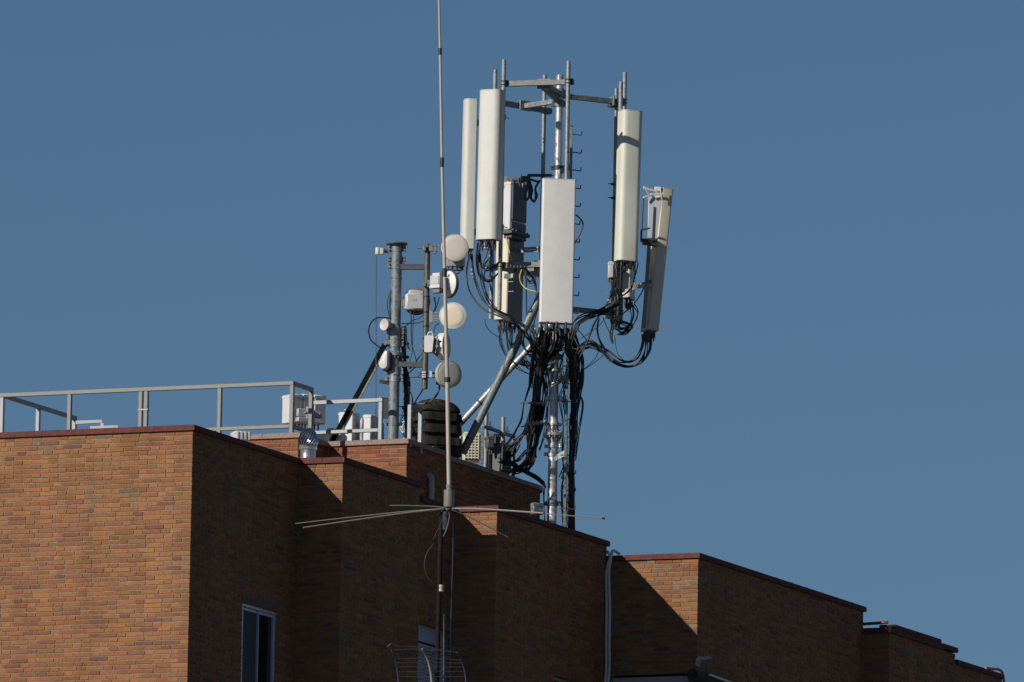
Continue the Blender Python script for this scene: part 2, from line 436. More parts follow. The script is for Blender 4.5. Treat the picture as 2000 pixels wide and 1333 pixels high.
# storeys below the picture and the solid behind the walls
mb = MB()
for (ur, v0, v1) in ((uA, vA, vB), (uC, vB, vD), (uE, vD, vF), (uG, vF, vH), (uI, vH, vL)):
    c = uvz((ur-14)/2+ur/2-.0095, (v0+v1)/2, ZB/2); mb.box(c, UU, VV, ZZ, 7, (v1-v0)/2+(.0 if v0 == vA else .0), ZB/2-.004)
mb.build('lower_storeys', M['lower'], BLD)
mb = MB()
for (ur, v0, v1, zt) in ((uA, vA, vB, t1), (uC, vB, vCs, t1), (uC, vCs, vD, t2), (uE, vD, vF, t2), (uG, vF, vH, t3), (uI, vH, vJ, t4), (uI, vJ, vL, t6)):
    a, b = ur-14, ur-TB-.02
    mb.box(uvz((a+b)/2, (v0+v1)/2+.28, (ZB+zt-.22)/2), UU, VV, ZZ, (b-a)/2, (v1-v0)/2, (zt-.22-ZB)/2)
mb.build('flat_roof', M['roofing'], BLD)
# copings
def offset_poly(pts, n_out, n_in):
    """pts: outline (u,v), outside on the right-hand side when walking"""
    def off(dist):
        res = []
        for i, p in enumerate(pts):
            ds = []
            if i > 0: ds.append(((pts[i][0]-pts[i-1][0]), (pts[i][1]-pts[i-1][1])))
            if i < len(pts)-1: ds.append(((pts[i+1][0]-pts[i][0]), (pts[i+1][1]-pts[i][1])))
            ns = []
            for dx, dy in ds:
                l = math.hypot(dx, dy); ns.append((dy/l, -dx/l))
            if len(ns) == 1: nx, ny = ns[0]; k = 1
            else:
                nx, ny = ns[0][0]+ns[1][0], ns[0][1]+ns[1][1]; l = math.hypot(nx, ny); nx /= l; ny /= l
                k = 1/max(.3, nx*ns[0][0]+ny*ns[0][1])
            res.append((p[0]+nx*dist*k, p[1]+ny*dist*k))
        return res
    return off(n_out), off(-n_in)
def coping(pts, z, mat='coping', name='coping', thick=CT, inner=.3, ov=OV):
    mb = MB(); o, i_ = offset_poly(pts, ov, inner)
    ch = .012
    o2, _ = offset_poly(pts, ov-ch, inner)
    for k in range(len(pts)-1):
        # one length of coping between two corners: chamfered outer top edge
        sec = []
        for j in (k, k+1):
            sec.append([uvz(*o[j], z-thick), uvz(*o[j], z-ch), uvz(*o2[j], z), uvz(*i_[j], z), uvz(*i_[j], z-thick)])
        b = len(mb.v); mb.v.extend(sec[0]+sec[1])
        for a in range(5): mb.face((b+a, b+(a+1) % 5, b+5+(a+1) % 5, b+5+a))
        if k == 0: mb.face([b+a for a in range(5)][::-1])
        if k == len(pts)-2: mb.face([b+5+a for a in range(5)])
        # tile joints: thin proud ribs of cement every 0.8 m
        p0, p1 = Vector(pts[k]), Vector(pts[k+1]); L = (p1-p0).length; nj = int(L/.62)
        for q_ in range(1, nj+1):
            t = q_/(nj+1); po = uvz(*(Vector(o[k]).lerp(Vector(o[k+1]), t)), z-thick/2); pi_ = uvz(*(Vector(i_[k]).lerp(Vector(i_[k+1]), t)), z-thick/2)
            dd = (uvz(*pts[k+1], 0)-uvz(*pts[k], 0)).normalized()
            mb.beam(po+(po-pi_).normalized()*.002, pi_, .008, thick+.004, ZZ, 0)
    return mb.build(name, M[mat], BLD)
coping([(uA-5.2, vA), (uA, vA), (uA, vB), (uC, vB), (uC, vCs)], zcop1)
coping([(uC, vCs+.002), (uC, vD), (uE, vD), (uE, vF+.03)], zcop2)
coping([(uE-.25, vF), (uG, vF), (uG, vH+.03)], zcop3)
coping([(uG-.25, vH), (uI, vH), (uI, vJ-.55)], zcop4)
coping([(uI, vJ-.545), (uI, vJ+.03)], zcop5)
mb = MB()
mb.box(uvz(uI-.12, (vH+vJ-.55)/2+.1, zcop4+.037), UU, VV, ZZ, .13, (vJ-.55-vH)/2-.13, .036, .01); mb.build('raised_coping', M['coping'], BLD)
coping([(uI, vJ+.04), (uI, vL)], zcop6)

# rooftop block (stair and lift housing) with granite copings
SB = 1.0; uP = uC-SB
pP = on(795, 857, UU, uP); vP = pP.dot(VV); zP = pP.z
uR = on(638, 869, VV, vP).dot(UU); vR = on(583, 851, UU, uR).dot(VV)
vQ = on(1049, 940, UU, uP).dot(VV); zQ = zP-.03
zP2 = zP-.04
tP = zP-.07
def pent(name, c, d, n, L, zt, lit, zb, start=0.0, Lback=None, row0=0):
    mb = MB(); o = uvz(*c, 0); brick_run(mb, o, d, n, L, zt, zb, row0, lit)
    mb.cm = 1; backing(mb, o, d, n, (.0075 if lit else TB+.0075) if start == 0 else start, L if Lback is None else Lback, zb, zt)
    return mb.build(name, [M['brick_red'], M['mortar']], BLD)
zb = zcop2-.35
pent('rooftop_wall', (uP, vP), -UU, NL, uP-uR-.004, tP, True, zb, Lback=uP-uR+.1)
pent('rooftop_wall', (uP, vP), VV, ND, vQ-vP, tP, False, zb)
pent('rooftop_wall', (uR, vR), -UU, NL, 4.5, tP, True, zb)
pent('rooftop_wall', (uR, vR), VV, ND, vP-vR, tP, False, zb)
# rounded end of the block
RC = .6; arc = []
for k in range(0, 9):
    a = rad(90*k/8); arc.append((uP-RC+RC*math.cos(a), vQ+RC*math.sin(a)))
mb = MB()
ring0 = [uvz(*p, 0) for p in arc]
nr = int((tP-zb)/CH)
for r in range(nr):
    z = tP-r*CH-.008-BH/2
    off = .5*(r % 2)
    for k in range(12):
        a = rad(90*(k+off)/12)
        n_ = UU*math.cos(a)+VV*math.sin(a); d_ = -UU*math.sin(a)+VV*math.cos(a)
        c = uvz(uP-RC, vQ, z)+n_*(RC-.028); mb.tone = (random.betavariate(2, 2), random.random())
        mb.box(c, d_, n_, ZZ, RC*rad(90/12)/2-.006, .027, BH/2)
mb.tone = (.5, .5); mb.cm = 1
cen = uvz(uP-RC, vQ, 0)
mb.prism([tuple((cen+(p-cen)*((RC-.01)/RC))[:2]) for p in ring0]+[tuple(cen[:2])], zb, tP-.002)
mb.build('rooftop_wall', [M['brick_red'], M['mortar']], BLD, 'rounded shaded end of the rooftop block')
mb = MB(); mb.box(uvz((uP-9+uP-TB-.02)/2, (vP+vQ)/2+.2, (zb+tP-.1)/2), UU, VV, ZZ, (9-TB-.02)/2, (vQ-vP)/2, (tP-.1-zb)/2)
mb.box(uvz(uR-3, (vR+vP)/2+.3, (zb+tP-.1)/2), UU, VV, ZZ, 3-TB-.02, (vP-vR)/2, (tP-.1-zb)/2-.004)
mb.build('rooftop_slab', M['roofing'], BLD)
coping([(uR-4.5, vR), (uR, vR), (uR, vP), (uP, vP), (uP, vP+1.25)], zP, 'granite', 'granite_coping', .07)
coping([(uP, vP+1.26), (uP, vQ)]+arc[1:], zP-.045, 'granite', 'granite_coping', .07)

# windows
def window(h, u, v0, kind):
    w = MB(); o = uvz(u, v0, 0)
    def P(s, z, dep): q_ = o+VV*s-UU*dep; q_.z = z; return q_
    s0, s1, z0, z1 = h; dep = .035 if kind == 'slide' else .12
    F = .045
    w.beam(P(s0, z1-F/2, dep), P(s1, z1-F/2, dep), .06, F); w.beam(P(s0, z0+F/2, dep), P(s1, z0+F/2, dep), .06, F)
    for s in (s0+F/2, s1-F/2): w.beam(P(s, z0+F, dep), P(s, z1-F, dep), .06, F, UU)
    fr = w.build('window', M['frame_alu'] if kind != 'shut' else M['shutter'], BLD)
    if kind == 'slide':
        a = MB(); mid = (s0+s1)/2
        for x0, x1, d2 in ((s0+F+.002, mid+.03, dep+.005), (mid-.03, s1-F-.002, dep-.012)):
            for s in (x0+.02, x1-.02): a.beam(P(s, z0+F+.002, d2), P(s, z1-F-.002, d2), .022, .038, UU)
            for z in (z0+F+.024, z1-F-.024): a.beam(P(x0+.04, z, d2), P(x1-.04, z, d2), .022, .038)
        a.build('sash', M['frame_alu'], fr)
        g = MB(); g.box(P(mid, (z0+z1)/2, dep+.012), VV, UU, ZZ, (s1-s0)/2-F, .003, (z1-z0)/2-F); g.build('pane', M['glass'], fr)
        sc_ = MB(); sc_.box(P((s0+F+mid)/2, (z0+z1)/2, dep+.001), VV, UU, ZZ, (mid-s0-F)/2-.035, .002, (z1-z0)/2-F-.05); sc_.build('insect_screen', M['screen'], fr)
    if kind == 'shut':
        a = MB(); a.box(P((s0+s1)/2, z1-.13, dep+.0), VV, UU, ZZ, (s1-s0)/2-F, .02, .1, .004)
        a.build('shutter_box', M['shutter'], fr)
        b = MB(); z = z1-.25
        while z > z0+.06:
            b.box(P((s0+s1)/2, z-.022, dep+.012), VV, UU, ZZ, (s1-s0)/2-F, .008, .0205, .006); z -= .045
        b.build('roller_shutter', M['shutter'], fr)
    if kind == 'plain':
        g = MB(); g.box(P((s0+s1)/2, (z0+z1)/2, dep+.03), VV, UU, ZZ, (s1-s0)/2-F, .004, (z1-z0)/2-F); g.build('pane', M['glass'], fr)
window(H1, uA, vA, 'slide'); window(H2, uC, vCs, 'shut'); window(H3, uE, vD, 'plain')
l = MB(); o = uvz(uA, vA, 0)                # lintels over the openings
c = o+VV*((H1[0]+H1[1])/2)+UU*.003; c.z = H1[3]+.05; l.box(c, VV, UU, ZZ, (H1[1]-H1[0])/2+.02, .004, .045)
l.build('lintel', simple('mauve_lintel', (.16, .08, .07), .9), BLD)
l = MB(); c = uvz(uG-(g0+g1)/2, vF, gz+.0)+VV*.12; c.z = gz-.15; l.box(c, UU, VV, ZZ, (g1-g0)/2, .05, .15, .004)
w4 = l.build('window', M['lintel'], BLD)
l = MB(); c.z = gz-.75; l.box(c+VV*.03, UU, VV, ZZ, (g1-g0)/2-.04, .004, .45); l.build('pane', M['glass'], w4)
# cement patch and small dark awning at the lower right corner
l = MB()
pl = [(1358, 1300), (1366, 1304), (1368, 1290), (1386, 1288), (1391, 1284), (1383, 1281), (1374, 1283), (1364, 1282), (1359, 1288)]
ring_a = [on(x, y, UU, uG+.001) for x, y in pl]
ring_b = [p+UU*.006 for p in ring_a]
l.loft([ring_a, ring_b], False); l.build('cement_patch', M['cement'], BLD)
aw = thing('folded_awning', 'dark folded awning with a pale front bar under the cement patch', 'awning', on(1385, 1322, UU, uG+.1))
l = MB(); p0 = on(1352, 1318, UU, uG+.1); p1 = on(1450, 1352, UU, uG+.1)
l.tube([p0, p1], .085, 12); l.build('rolled_cloth', M['awning_dark'], aw)
l = MB(); l.beam(on(1385, 1318, UU, uG+.2), on(1450, 1342, UU, uG+.2), .03, .03); l.build('front_bar', M['unit_white'], aw)

# vent pipe with elbow, rooftop block wall
vp = MB(); pv = on(842, 973, UU, uP+.055)-ZZ*.2; top = on(843, 938, UU, uP+.055)
pts = [pv, Vector((pv.x, pv.y, top.z))]
e = pts[1]
for k in range(1, 7):
    a = rad(90*k/6); e2 = e+ZZ*(.075*math.sin(a))-UU*(.075*(1-math.cos(a))); pts.append(e2)
pts.append(pts[-1]-UU*.32)
vp.tube(pts, .042, 14); vp.lathe(pv+ZZ*.08, ZZ, [(.042, -.03), (.05, -.03), (.05, .03), (.042, .03)], 14)
vp.build('vent_pipe', M['vent_plastic'], BLD)
# two white hoses in the corner
for pl in (((1181, 1076), (1187, 1079), (1192, 1088), (1188, 1102), (1184, 1125), (1185, 1180), (1184, 1250), (1184, 1300), (1181, 1350)),
           ((1203, 1080), (1198, 1076), (1194, 1084), (1192, 1098), (1189, 1120), (1191, 1180), (1190, 1250), (1190, 1302), (1186, 1350))):
    mb = MB(); pp = [on(x, y, VV, vF-.05) for x, y in pl]
    pp[0] = pp[0]+VV*.12; 
    mb.tube(spline(pp, 6), .021, 10); mb.build('drain_hose', M['pvc'], BLD)
for y in (1148, 1290): mb = MB(); mb.beam(on(1180, y, VV, vF-.03), on(1196, y, VV, vF-.03), .012, .016); mb.build('hose_clamp', M['dark_steel'], BLD)
# red pipes at the far end
mb = MB(); mb.tube([on(1676, 1220, VV, vH+.1), on(1734, 1216, VV, vH+.1)], .023, 10); mb.build('red_pipe', M['red_pipe'], BLD)
mb = MB(); q0 = on(1930, 1309, UU, uI+.0)
pl = [(1925, 1305), (1940, 1307), (1950, 1308), (1956, 1312), (1959, 1320), (1961, 1333), (1962, 1350)]
mb.tube(spline([on(x, y, UU, uI+.03) for x, y in pl], 5), .02, 10); mb.build('red_pipe', M['red_pipe'], BLD)
# chimney with overlapping slabs
YC = on(893, 850, UU, uP-.06).y+.25; cb = at(848, 885, YC); hw = 46.5*YC/FPX
ch = MB(); n_, w_ = yawdirs(24)
ys = [866, 842, 818]; zc = [at(848, y, YC).z for y in ys]
ch.box(Vector((cb.x, cb.y, (zc[-1]+zP-.12)/2)), w_, n_, ZZ, hw*.83, hw*.8, (zc[-1]-zP+.12)/2, .01)
for z in zc+[at(848, 884, YC).z]:
    rings = []
    for k, s in ((-.085, .80), (-.075, .93), (-.06, .99), (.05, .95), (.06, .86), (.065, .8)):
        ring = []
        for q_ in range(28):
            an = 2*math.pi*q_/28; ca, sa = math.cos(an), math.sin(an); pw = max(abs(ca), abs(sa))**.82
            f_ = s*(1+R(-.012, .012)); ring.append(Vector((cb.x, cb.y, z+k+R(-.004, .004)))+w_*(hw*f_*ca/pw)+n_*(hw*f_*sa/pw))
        rings.append(ring)
    ch.loft(rings, False)
z = zc[-1]+.05
rings = []
for k, s in ((0, .86), (.03, .96), (.07, .95), (.12, .84), (.16, .68), (.2, .46), (.215, .25)):
    ring = []
    for q_ in range(28):
        an = 2*math.pi*q_/28; ca, sa = math.cos(an), math.sin(an); pw = max(abs(ca), abs(sa))**.8
        f_ = s*(1+R(-.018, .018)); ring.append(Vector((cb.x, cb.y, z+k+R(-.006, .006)))+w_*(hw*f_*ca/pw-.02)+n_*(hw*f_*sa/pw))
    rings.append(ring)
ch.loft(rings, False)
ch.build('chimney', M['chimney'], BLD, 'dark sooty chimney of stacked slabs, dappled shade in its colour')

# ------------------------------------------------------------------ roof railing
def vpole(mb, px, py0, py1, Y, r, n=14):
    b = at(px, py0, Y); t = Vector((b.x, b.y, at(px, py1, Y).z)); mb.cyl(b, t, r, n); return b, t
RAIL = thing('roof_railing', 'galvanised square tube railing round the rooftop block', 'railing', uvz(uR, vR, zP))
vr = vR+.1
def rp(px, py): return on(px, py, VV, vr)
S = .055
mb = MB(); c0_ = rp(5, 771.5); c1_ = rp(571, 750)
zr = (c0_.z+c1_.z)/2; uL = c0_.dot(UU); uRt = c1_.dot(UU)
mb.beam(uvz(uL-1.6, vr, zr), uvz(uRt+S/2, vr, zr), S, S); mb.build('top_rail', M['galv_light'], RAIL)
for px in (137, 276, 286.5, 430, 571):
    u_ = rp(px, 760).dot(UU); p = MB(); p.beam(uvz(u_, vr, zP-.1), uvz(u_, vr, zr-S/2-.001), S, S, UU)
    p.build('post', M['galv_light'], RAIL)
p = MB(); p.beam(uvz(uL, vr, zP-.1), uvz(uL, vr, zr-S/2-.001), S, S, UU); p.build('post', M['galv'], RAIL)
zl = on(480, 836.5, VV, vr).z
mb = MB(); mb.beam(uvz(rp(286, 800).dot(UU)+S/2, vr, zl), uvz(uRt-S/2, vr, zl), S*.9, S*.9); mb.build('lower_rail', M['galv_light'], RAIL)
mb = MB(); q = rp(281, 801); mb.box(q, UU, VV, ZZ, .075, .034, .012, .003); bolt(mb, q+UU*.075, UU, .009, .03); bolt(mb, q-UU*.075, -UU, .009, .03)
mb.build('clamp', M['galv'], RAIL)
vb = on(608, 764, UU, uRt).dot(VV)
mb = MB(); mb.beam(uvz(uRt, vr+S/2+.001, zr), uvz(uRt, vb+S/2, zr), S, S); mb.build('return_rail', M['galv'], RAIL); mb = MB(); mb.beam(uvz(uRt, vr+S/2, zl), uvz(uRt, vb-S/2, zl), S*.9, S*.9)
mb.build('return_rail', M['galv'], RAIL)
p = MB(); p.beam(uvz(uRt, vb, zP-.1), uvz(uRt, vb, zr-S/2-.001), S, S, UU); p.build('post', M['galv_light'], RAIL)
# second return at the far left
vb2 = on(148, 813, UU, uL).dot(VV)
mb = MB(); mb.beam(uvz(uL, vr+S/2+.001, zr-.001), uvz(uL, vb2, zr-.001), S, S); mb.build('return_rail', M['galv'], RAIL)
for px in (75, 146):
    v_ = on(px, 797, UU, uL).dot(VV); p = MB(); p.beam(uvz(uL, v_, zP-.1), uvz(uL, v_, zr-S/2-.002), S, S, UU); p.build('post', M['galv'], RAIL)
# lower railing of the recessed part
RAIL2 = thing('roof_railing', 'lower square tube railing between the white cabinets and the grey pole', 'railing', uvz(uR, vP, zP))
vq = vP+.1
def rq(px, py): return on(px, py, VV, vq)
z2 = (rq(620, 788).z+rq(740, 781).z)/2; zl2 = rq(680, 843).z
ua, ub = rq(611, 788).dot(UU), rq(744.5, 781).dot(UU)
mb = MB(); mb.beam(uvz(ua, vq, z2), uvz(ub+S/2, vq, z2), S, S); mb.build('top_rail', M['galv'], RAIL2)
mb = MB(); mb.beam(uvz(ua, vq, zl2), uvz(ub-S/2, vq, zl2), S*.9, S*.9); mb.build('lower_rail', M['galv'], RAIL2)
p = MB(); p.beam(uvz(ub, vq, zP-.1), uvz(ub, vq, z2-S/2-.001), S, S, UU); p.build('post', M['galv'], RAIL2)
u4 = rq(801, 800).dot(UU); z4 = on(801, 791, VV, vq).z
p = MB(); p.beam(uvz(u4, vq, zP-.1), uvz(u4, vq, z4), S, S, UU); p.build('post', M['galv'], RAIL2)
v5 = on(822, 797, UU, u4).dot(VV)
mb = MB(); mb.beam(uvz(u4, vq+S/2, z4-S/2), uvz(u4, v5, z4-S/2), S, S); mb.build('return_rail', M['mast_grey'], RAIL2)
p = MB(); p.beam(uvz(u4, v5, zP-.15), uvz(u4, v5, z4-S-.001), S, S, UU); p.build('post', M['galv'], RAIL2)

# ------------------------------------------------------------------ cabinets and small things on the roof
def radio(name, label, cat, px, py0, py1, Y, w, d, yaw, mat, group=None, fins=0, ports=0, pmat=None, lid=True, lean=0):
    """box-shaped radio unit: px is its centre, py0/py1 its top and bottom"""
    n_, w_ = yawdirs(yaw); b = at(px, py1, Y); t = at(px, py0, Y); H = t.z-b.z
    root = thing(name, label, cat, b, group)
    c = Vector((b.x, b.y, b.z+H/2)); mb = MB()
    mb.box(c, w_, n_, ZZ, w/2, d/2, H/2, .012)
    if lid: mb.box(c+ZZ*(H/2-.03)+n_*.0, w_, n_, ZZ, w/2+.004, d/2+.004, .02, .005)
    mb.build('housing', mat, root)
    if fins:
        f = MB()
        for k in range(fins):
            x = -w/2+w*(k+.5)/fins; f.box(c+w_*x+n_*(d/2+.013), w_, n_, ZZ, w/fins*.22, .014, H*.44, .003)
        f.build('cooling_fins', mat, root)
    if ports:
        f = MB()
        for k in range(ports):
            x = -w/2+w*(k+.5)/ports; p_ = Vector((b.x, b.y, b.z))+w_*x; f.cyl(p_+ZZ*.01, p_-ZZ*R(.05, .09), .012, 8)
        f.build('cable_ports', M['dark_steel'], root)
    return root, c, n_, w_
gE = 'white radio units on the roof railing'
YE1 = rp(590, 800).y+1.6
radio('radio_unit', 'white radio unit behind the tall railing post, brightly sunlit side to the left', 'radio unit', 570.5, 772, 828, YE1-.1, .165, .27, 38, M['unit_white'], gE, 0, 3)
radio('radio_unit', 'middle radio unit of the three on the railing, behind the corner post', 'radio unit', 590, 772, 829, YE1, .16, .26, 38, M['unit_white'], gE, 0, 3)
radio('radio_unit', 'radio unit right of the railing corner post, above the turbine vent', 'radio unit', 614, 774, 830, YE1+.12, .2, .26, 38, M['unit_white'], gE, 0, 3)
br = thing('mounting_bracket', 'grey steel bracket clamping the radio units to the railing corner', 'bracket', at(604, 812, YE1-.3))
mb = MB(); n_, w_ = yawdirs(30); c = at(604, 808, YE1-.22)
mb.box(c, w_, n_, ZZ, .19, .03, .055, .006); mb.box(c-ZZ*.1+n_*.01, w_, n_, ZZ, .2, .05, .03, .006); mb.build('bracket_plate', M['unit_grey'], br)
mb = MB()
for s in (-.09, .02, .14): bolt(mb, c+w_*s+n_*.03, n_, .014, .05)
mb.box(c-w_*.06+n_*.05, w_, n_, ZZ, .008, .03, .09, .003); mb.build('clamp_bolts', M['galv'], br)
YE2 = rq(690, 840).y+1.1
radio('equipment_cabinet', 'tall white cabinet crossed by the dark slanting strut', 'cabinet', 681, 807, 872, YE2, .215, .26, -22, M['unit_white'], None, 0, 0)
radio('equipment_cabinet', 'narrow white cabinet left of the railing end post, with a grey shaded side', 'cabinet', 723, 812, 872, YE2+.05, .12, .27, -22, M['unit_white'], None, 0, 0)
mb = MB(); b = at(705.5, 866, YE2-.05); t = at(705.5, 817, YE2-.05); mb.lathe(b, ZZ, [(.02, 0), (.02, (t-b).z*.6), (.026, (t-b).z*.62), (.026, (t-b).z-.02), (.015, (t-b).z)], 12)
tag(mb.build('white_tube', M['unit_white']), 'thin upright white tube between the two white cabinets', 'tube')
mb = MB(); b = at(674.5, 812, YE2+.1); mb.cyl(b, at(674.5, 800, YE2+.1), .02, 10); tag(mb.build('pipe_stub', M['unit_white']), 'short white pipe stub above the tall white cabinet', 'pipe')
radio('junction_box', 'low white box to the left of the dark strut foot behind the granite coping', 'box', 630, 847, 872, YE2, .12, .2, -20, M['unit_white'])
radio('junction_box', 'small white box peeping over the lower rail beside the dark strut', 'box', 650, 838, 872, YE2+.3, .1, .2, -20, M['unit_white'], None, 6)
radio('junction_box', 'small white box with pegs low on the dark side parapet', 'box', 470, 844, 862, on(470, 850, UU, uA-.75).y, .22, .2, 20, M['unit_white'], None, 4)
mb = MB(); y_ = YE2+.1
mb.box(at(757, 798, y_), *yawdirs(35)[::-1], ZZ, .1, .004, .15, .002); mb.box(at(754, 778, y_), *yawdirs(35)[::-1], ZZ, .11, .02, .006, .002)
mb.beam(at(748, 815, y_), at(748, 872, y_), .03, .03, X1)
tag(mb.build('sheet_metal_panel', M['unit_grey']), 'grey sheet metal panel on a post tucked behind the big grey pole', 'panel')
mb = MB(); yd = on(190, 828, UU, uA-3.0).y
a, b, c = at(148, 826, yd), at(200, 823.5, yd), at(199.5, 846, yd); b = Vector((b.x, b.y, b.z))
mb.beam(a, b, .045, .045); mb.beam(b-ZZ*.024, Vector((b.x, b.y, c.z)), .045, .045, X1)
tag(mb.build('white_duct', M['unit_white']), 'white square duct elbow rising behind the red parapet', 'duct')
mb = MB(); mb.beam(at(176, 837, yd-.3), at(231, 834.5, yd-.3), .03, .05); mb.beam(at(185, 837, yd-.3), at(185, 862, yd-.3), .03, .03, X1)
tag(mb.build('white_duct', M['unit_white']), 'flat white cable duct just above the red parapet', 'duct')

# rotating ventilator on the parapet
tb = on(601.5, 893, VV, vB+.14); tb.z = zcop1
TV = thing('turbine_ventilator', 'shiny metal turbine ventilator with twisted vanes on the red coping', 'ventilator', tb)
mb = MB(); prof = [(.1, 0)]
for k in range(7):
    z = .012+k*.017; prof += [(.104, z), (.109, z+.005), (.104, z+.010)]
prof += [(.104, .135)]; mb.lathe(tb, ZZ, prof, 32); mb.build('corrugated_neck', M['alu'], TV)
mb = MB(); mb.lathe(tb, ZZ, [(.1, .13), (.118, .135), (.121, .15), (.118, .185), (.126, .196), (.1, .2)], 32); mb.build('collar', M['alu'], TV)
def gl(t):
    ks = ((0, .118), (.12, .132), (.3, .133), (.5, .122), (.7, .107), (.85, .088), (1, .058))
    for (a, b), (c, d) in zip(ks, ks[1:]):
        if t <= c: return b+(d-b)*(t-a)/(c-a)
    return .045
HG = .225
mb = MB(); mb.lathe(tb+ZZ*.2, ZZ, [(gl(k/12)*.82, HG*k/12) for k in range(13)], 24); mb.build('rotor_core', M['dark_steel'], TV)
mb = MB()
for k in range(20):
    a0_ = 2*math.pi*k/20; pr = None
    for j in range(11):
        t = j/10; a = a0_+1.0*t; wd = .2
        r1, r2 = gl(t)*.9, gl(t)*1.03; z = HG*t+.2
        pts = [tb+Vector((rr*math.cos(aa), rr*math.sin(aa), z)) for rr, aa in ((r1, a-wd/2), ((r1+r2)/2+.004, a), (r2, a+wd/2))]
        b = len(mb.v); mb.v.extend(pts)
        if pr is not None:
            for i in (0, 1): mb.face((pr+i, pr+i+1, b+i+1, b+i), True)
        pr = b
mb.build('twisted_vanes', M['alu'], TV)
mb = MB(); mb.lathe(tb+ZZ*(.2+HG), ZZ, [(.055, -.006), (.05, .004), (.0, .01)], 20); mb.build('cap', M['alu'], TV)

# louvred units and their frame near the rounded end
YQ = on(925, 885, UU, uP-.75).y
def louvre_unit(label, px, py0, py1, Y, w, d, yaw, mat):
    root, c, n_, w_ = radio('air_conditioner', label, 'cooling unit', px, py0, py1, Y, w, d, yaw, mat, None, 0, 0)
    H = at(px, py0, Y).z-at(px, py1, Y).z; f = MB()
    k = int(H/.045)
    for i in range(k):
        z = -H/2+.03+(H-.06)*(i+.5)/k
        f.box(c+ZZ*z+n_*(d/2+.008), w_, n_, ZZ, w/2-.02, .01, .011, .004)
        f.box(c+ZZ*z+w_*(w/2+.006), n_, w_, ZZ, d/2-.02, .008, .011, .004)
    for i in range(5): f.box(c+w_*(-w/2+w*(i+.5)/5)+n_*(d/2+.01), w_, n_, ZZ, .005, .012, H/2-.03, .002)
    f.build('louvres', mat, root)
    f = MB(); f.box(c-ZZ*H*.28+n_*(d/2+.004), w_, n_, ZZ, w/2-.025, .002, H*.2, 0); f.build('grille_back', M['grille_dark'], root)  # flat dark sheet behind the lower louvres
louvre_unit('cream louvred unit in full sun under the grey strut foot', 920, 846, 903, YQ, .235, .2, 5, M['unit_cream'])
louvre_unit('dark louvred unit half hidden behind the small pipe frame', 965, 849, 915, YQ+.3, .2, .2, 40, M['unit_dark'])
louvre_unit('dark louvred unit in the shade beside the cable heap', 975, 868, 925, YQ-.15, .3, .2, 60, M['unit_dark'])
radio('junction_box', 'narrow cream box against the right edge of the dark chimney', 'box', 896, 852, 900, YQ+.2, .09, .2, -15, M['unit_cream'])
FRM = thing('pipe_rack', 'small grey steel frame with two upright pipes by the louvred units', 'frame', at(942, 905, YQ-.35))
yf = YQ-.35
mb = MB(); p0 = at(942, 906, yf); p1 = Vector((p0.x, p0.y, at(942, 833, yf).z)); mb.beam(p0, p1, .045, .045, X1)
p2 = on(1004, 852, UU, p1.dot(UU)); mb.beam(p1, Vector((p2.x, p2.y, p1.z)), .05, .045)
p3 = Vector((p2.x, p2.y, p1.z-.03)); mb.beam(p3, Vector((p3.x, p3.y, p3.z-.75)), .045, .045, X1); mb.build('frame_bars', M['mast_grey'], FRM)
for px, y0, y1, y_ in ((948, 920, 806, yf+.18), (981, 925, 815, yf+.55)):
    mb = MB(); vpole(mb, px-.0, y0, y1, y_, .03); mb.build('upright_pipe', M['galv'], FRM)
for px, py, y_ in ((957, 836, yf+.1), (990, 845, yf+.5), (953, 858, yf+.1), (985, 870, yf+.5)):
    mb = MB()
    for s_ in (-1, 1): mb.beam(at(px-5, py+s_*3, y_), at(px+6, py+s_*3+1, y_), .012, .012)
    bolt(mb, at(px, py-4, y_), ZZ, .01, .06); mb.build('clamp', M['dark_steel'], FRM)
radio('power_box', 'small grey power box clamped to the near pipe of the small frame', 'box', 956, 853, 876, yf-.02, .1, .12, 20, M['unit_dark'], None, 0, 3)
radio('power_box', 'small grey box clamped to the far pipe of the small frame', 'box', 986, 862, 884, yf+.3, .12, .12, 20, M['unit_mid'], None, 0, 3)

# ------------------------------------------------------------------ main antenna mast
qM = on(1078, 1010, UU, uE-.7); YM = qM.y; MX = qM.x; MY = qM.y
def P(px, py, dy=0.0): return at(px, py, YM+dy)
def Zm(py, px=1085): return P(px, py).z
MAST = thing('antenna_mast', 'tall bright steel mast with three headframes carrying the panel antennas', 'mast', Vector((MX, MY, qM.z-.4)))
mb = MB(); mb.cyl(Vector((MX, MY, qM.z-.4)), Vector((MX, MY, Zm(848))), .067, 24); mb.build('lower_pole', M['mast_steel'], MAST)
mb = MB(); mb.cyl(Vector((MX, MY, Zm(848))), Vector((MX, MY, Zm(560))), .061, 24); mb.build('middle_pole', M['mast_steel'], MAST)
mb = MB(); mb.lathe(Vector((MX, MY, Zm(560))), ZZ, [(.061, 0), (.055, .08), (.052, Zm(147)-Zm(560)), (.03, Zm(147)-Zm(560)+.005)], 24); mb.build('upper_pole', M['mast_steel'], MAST)
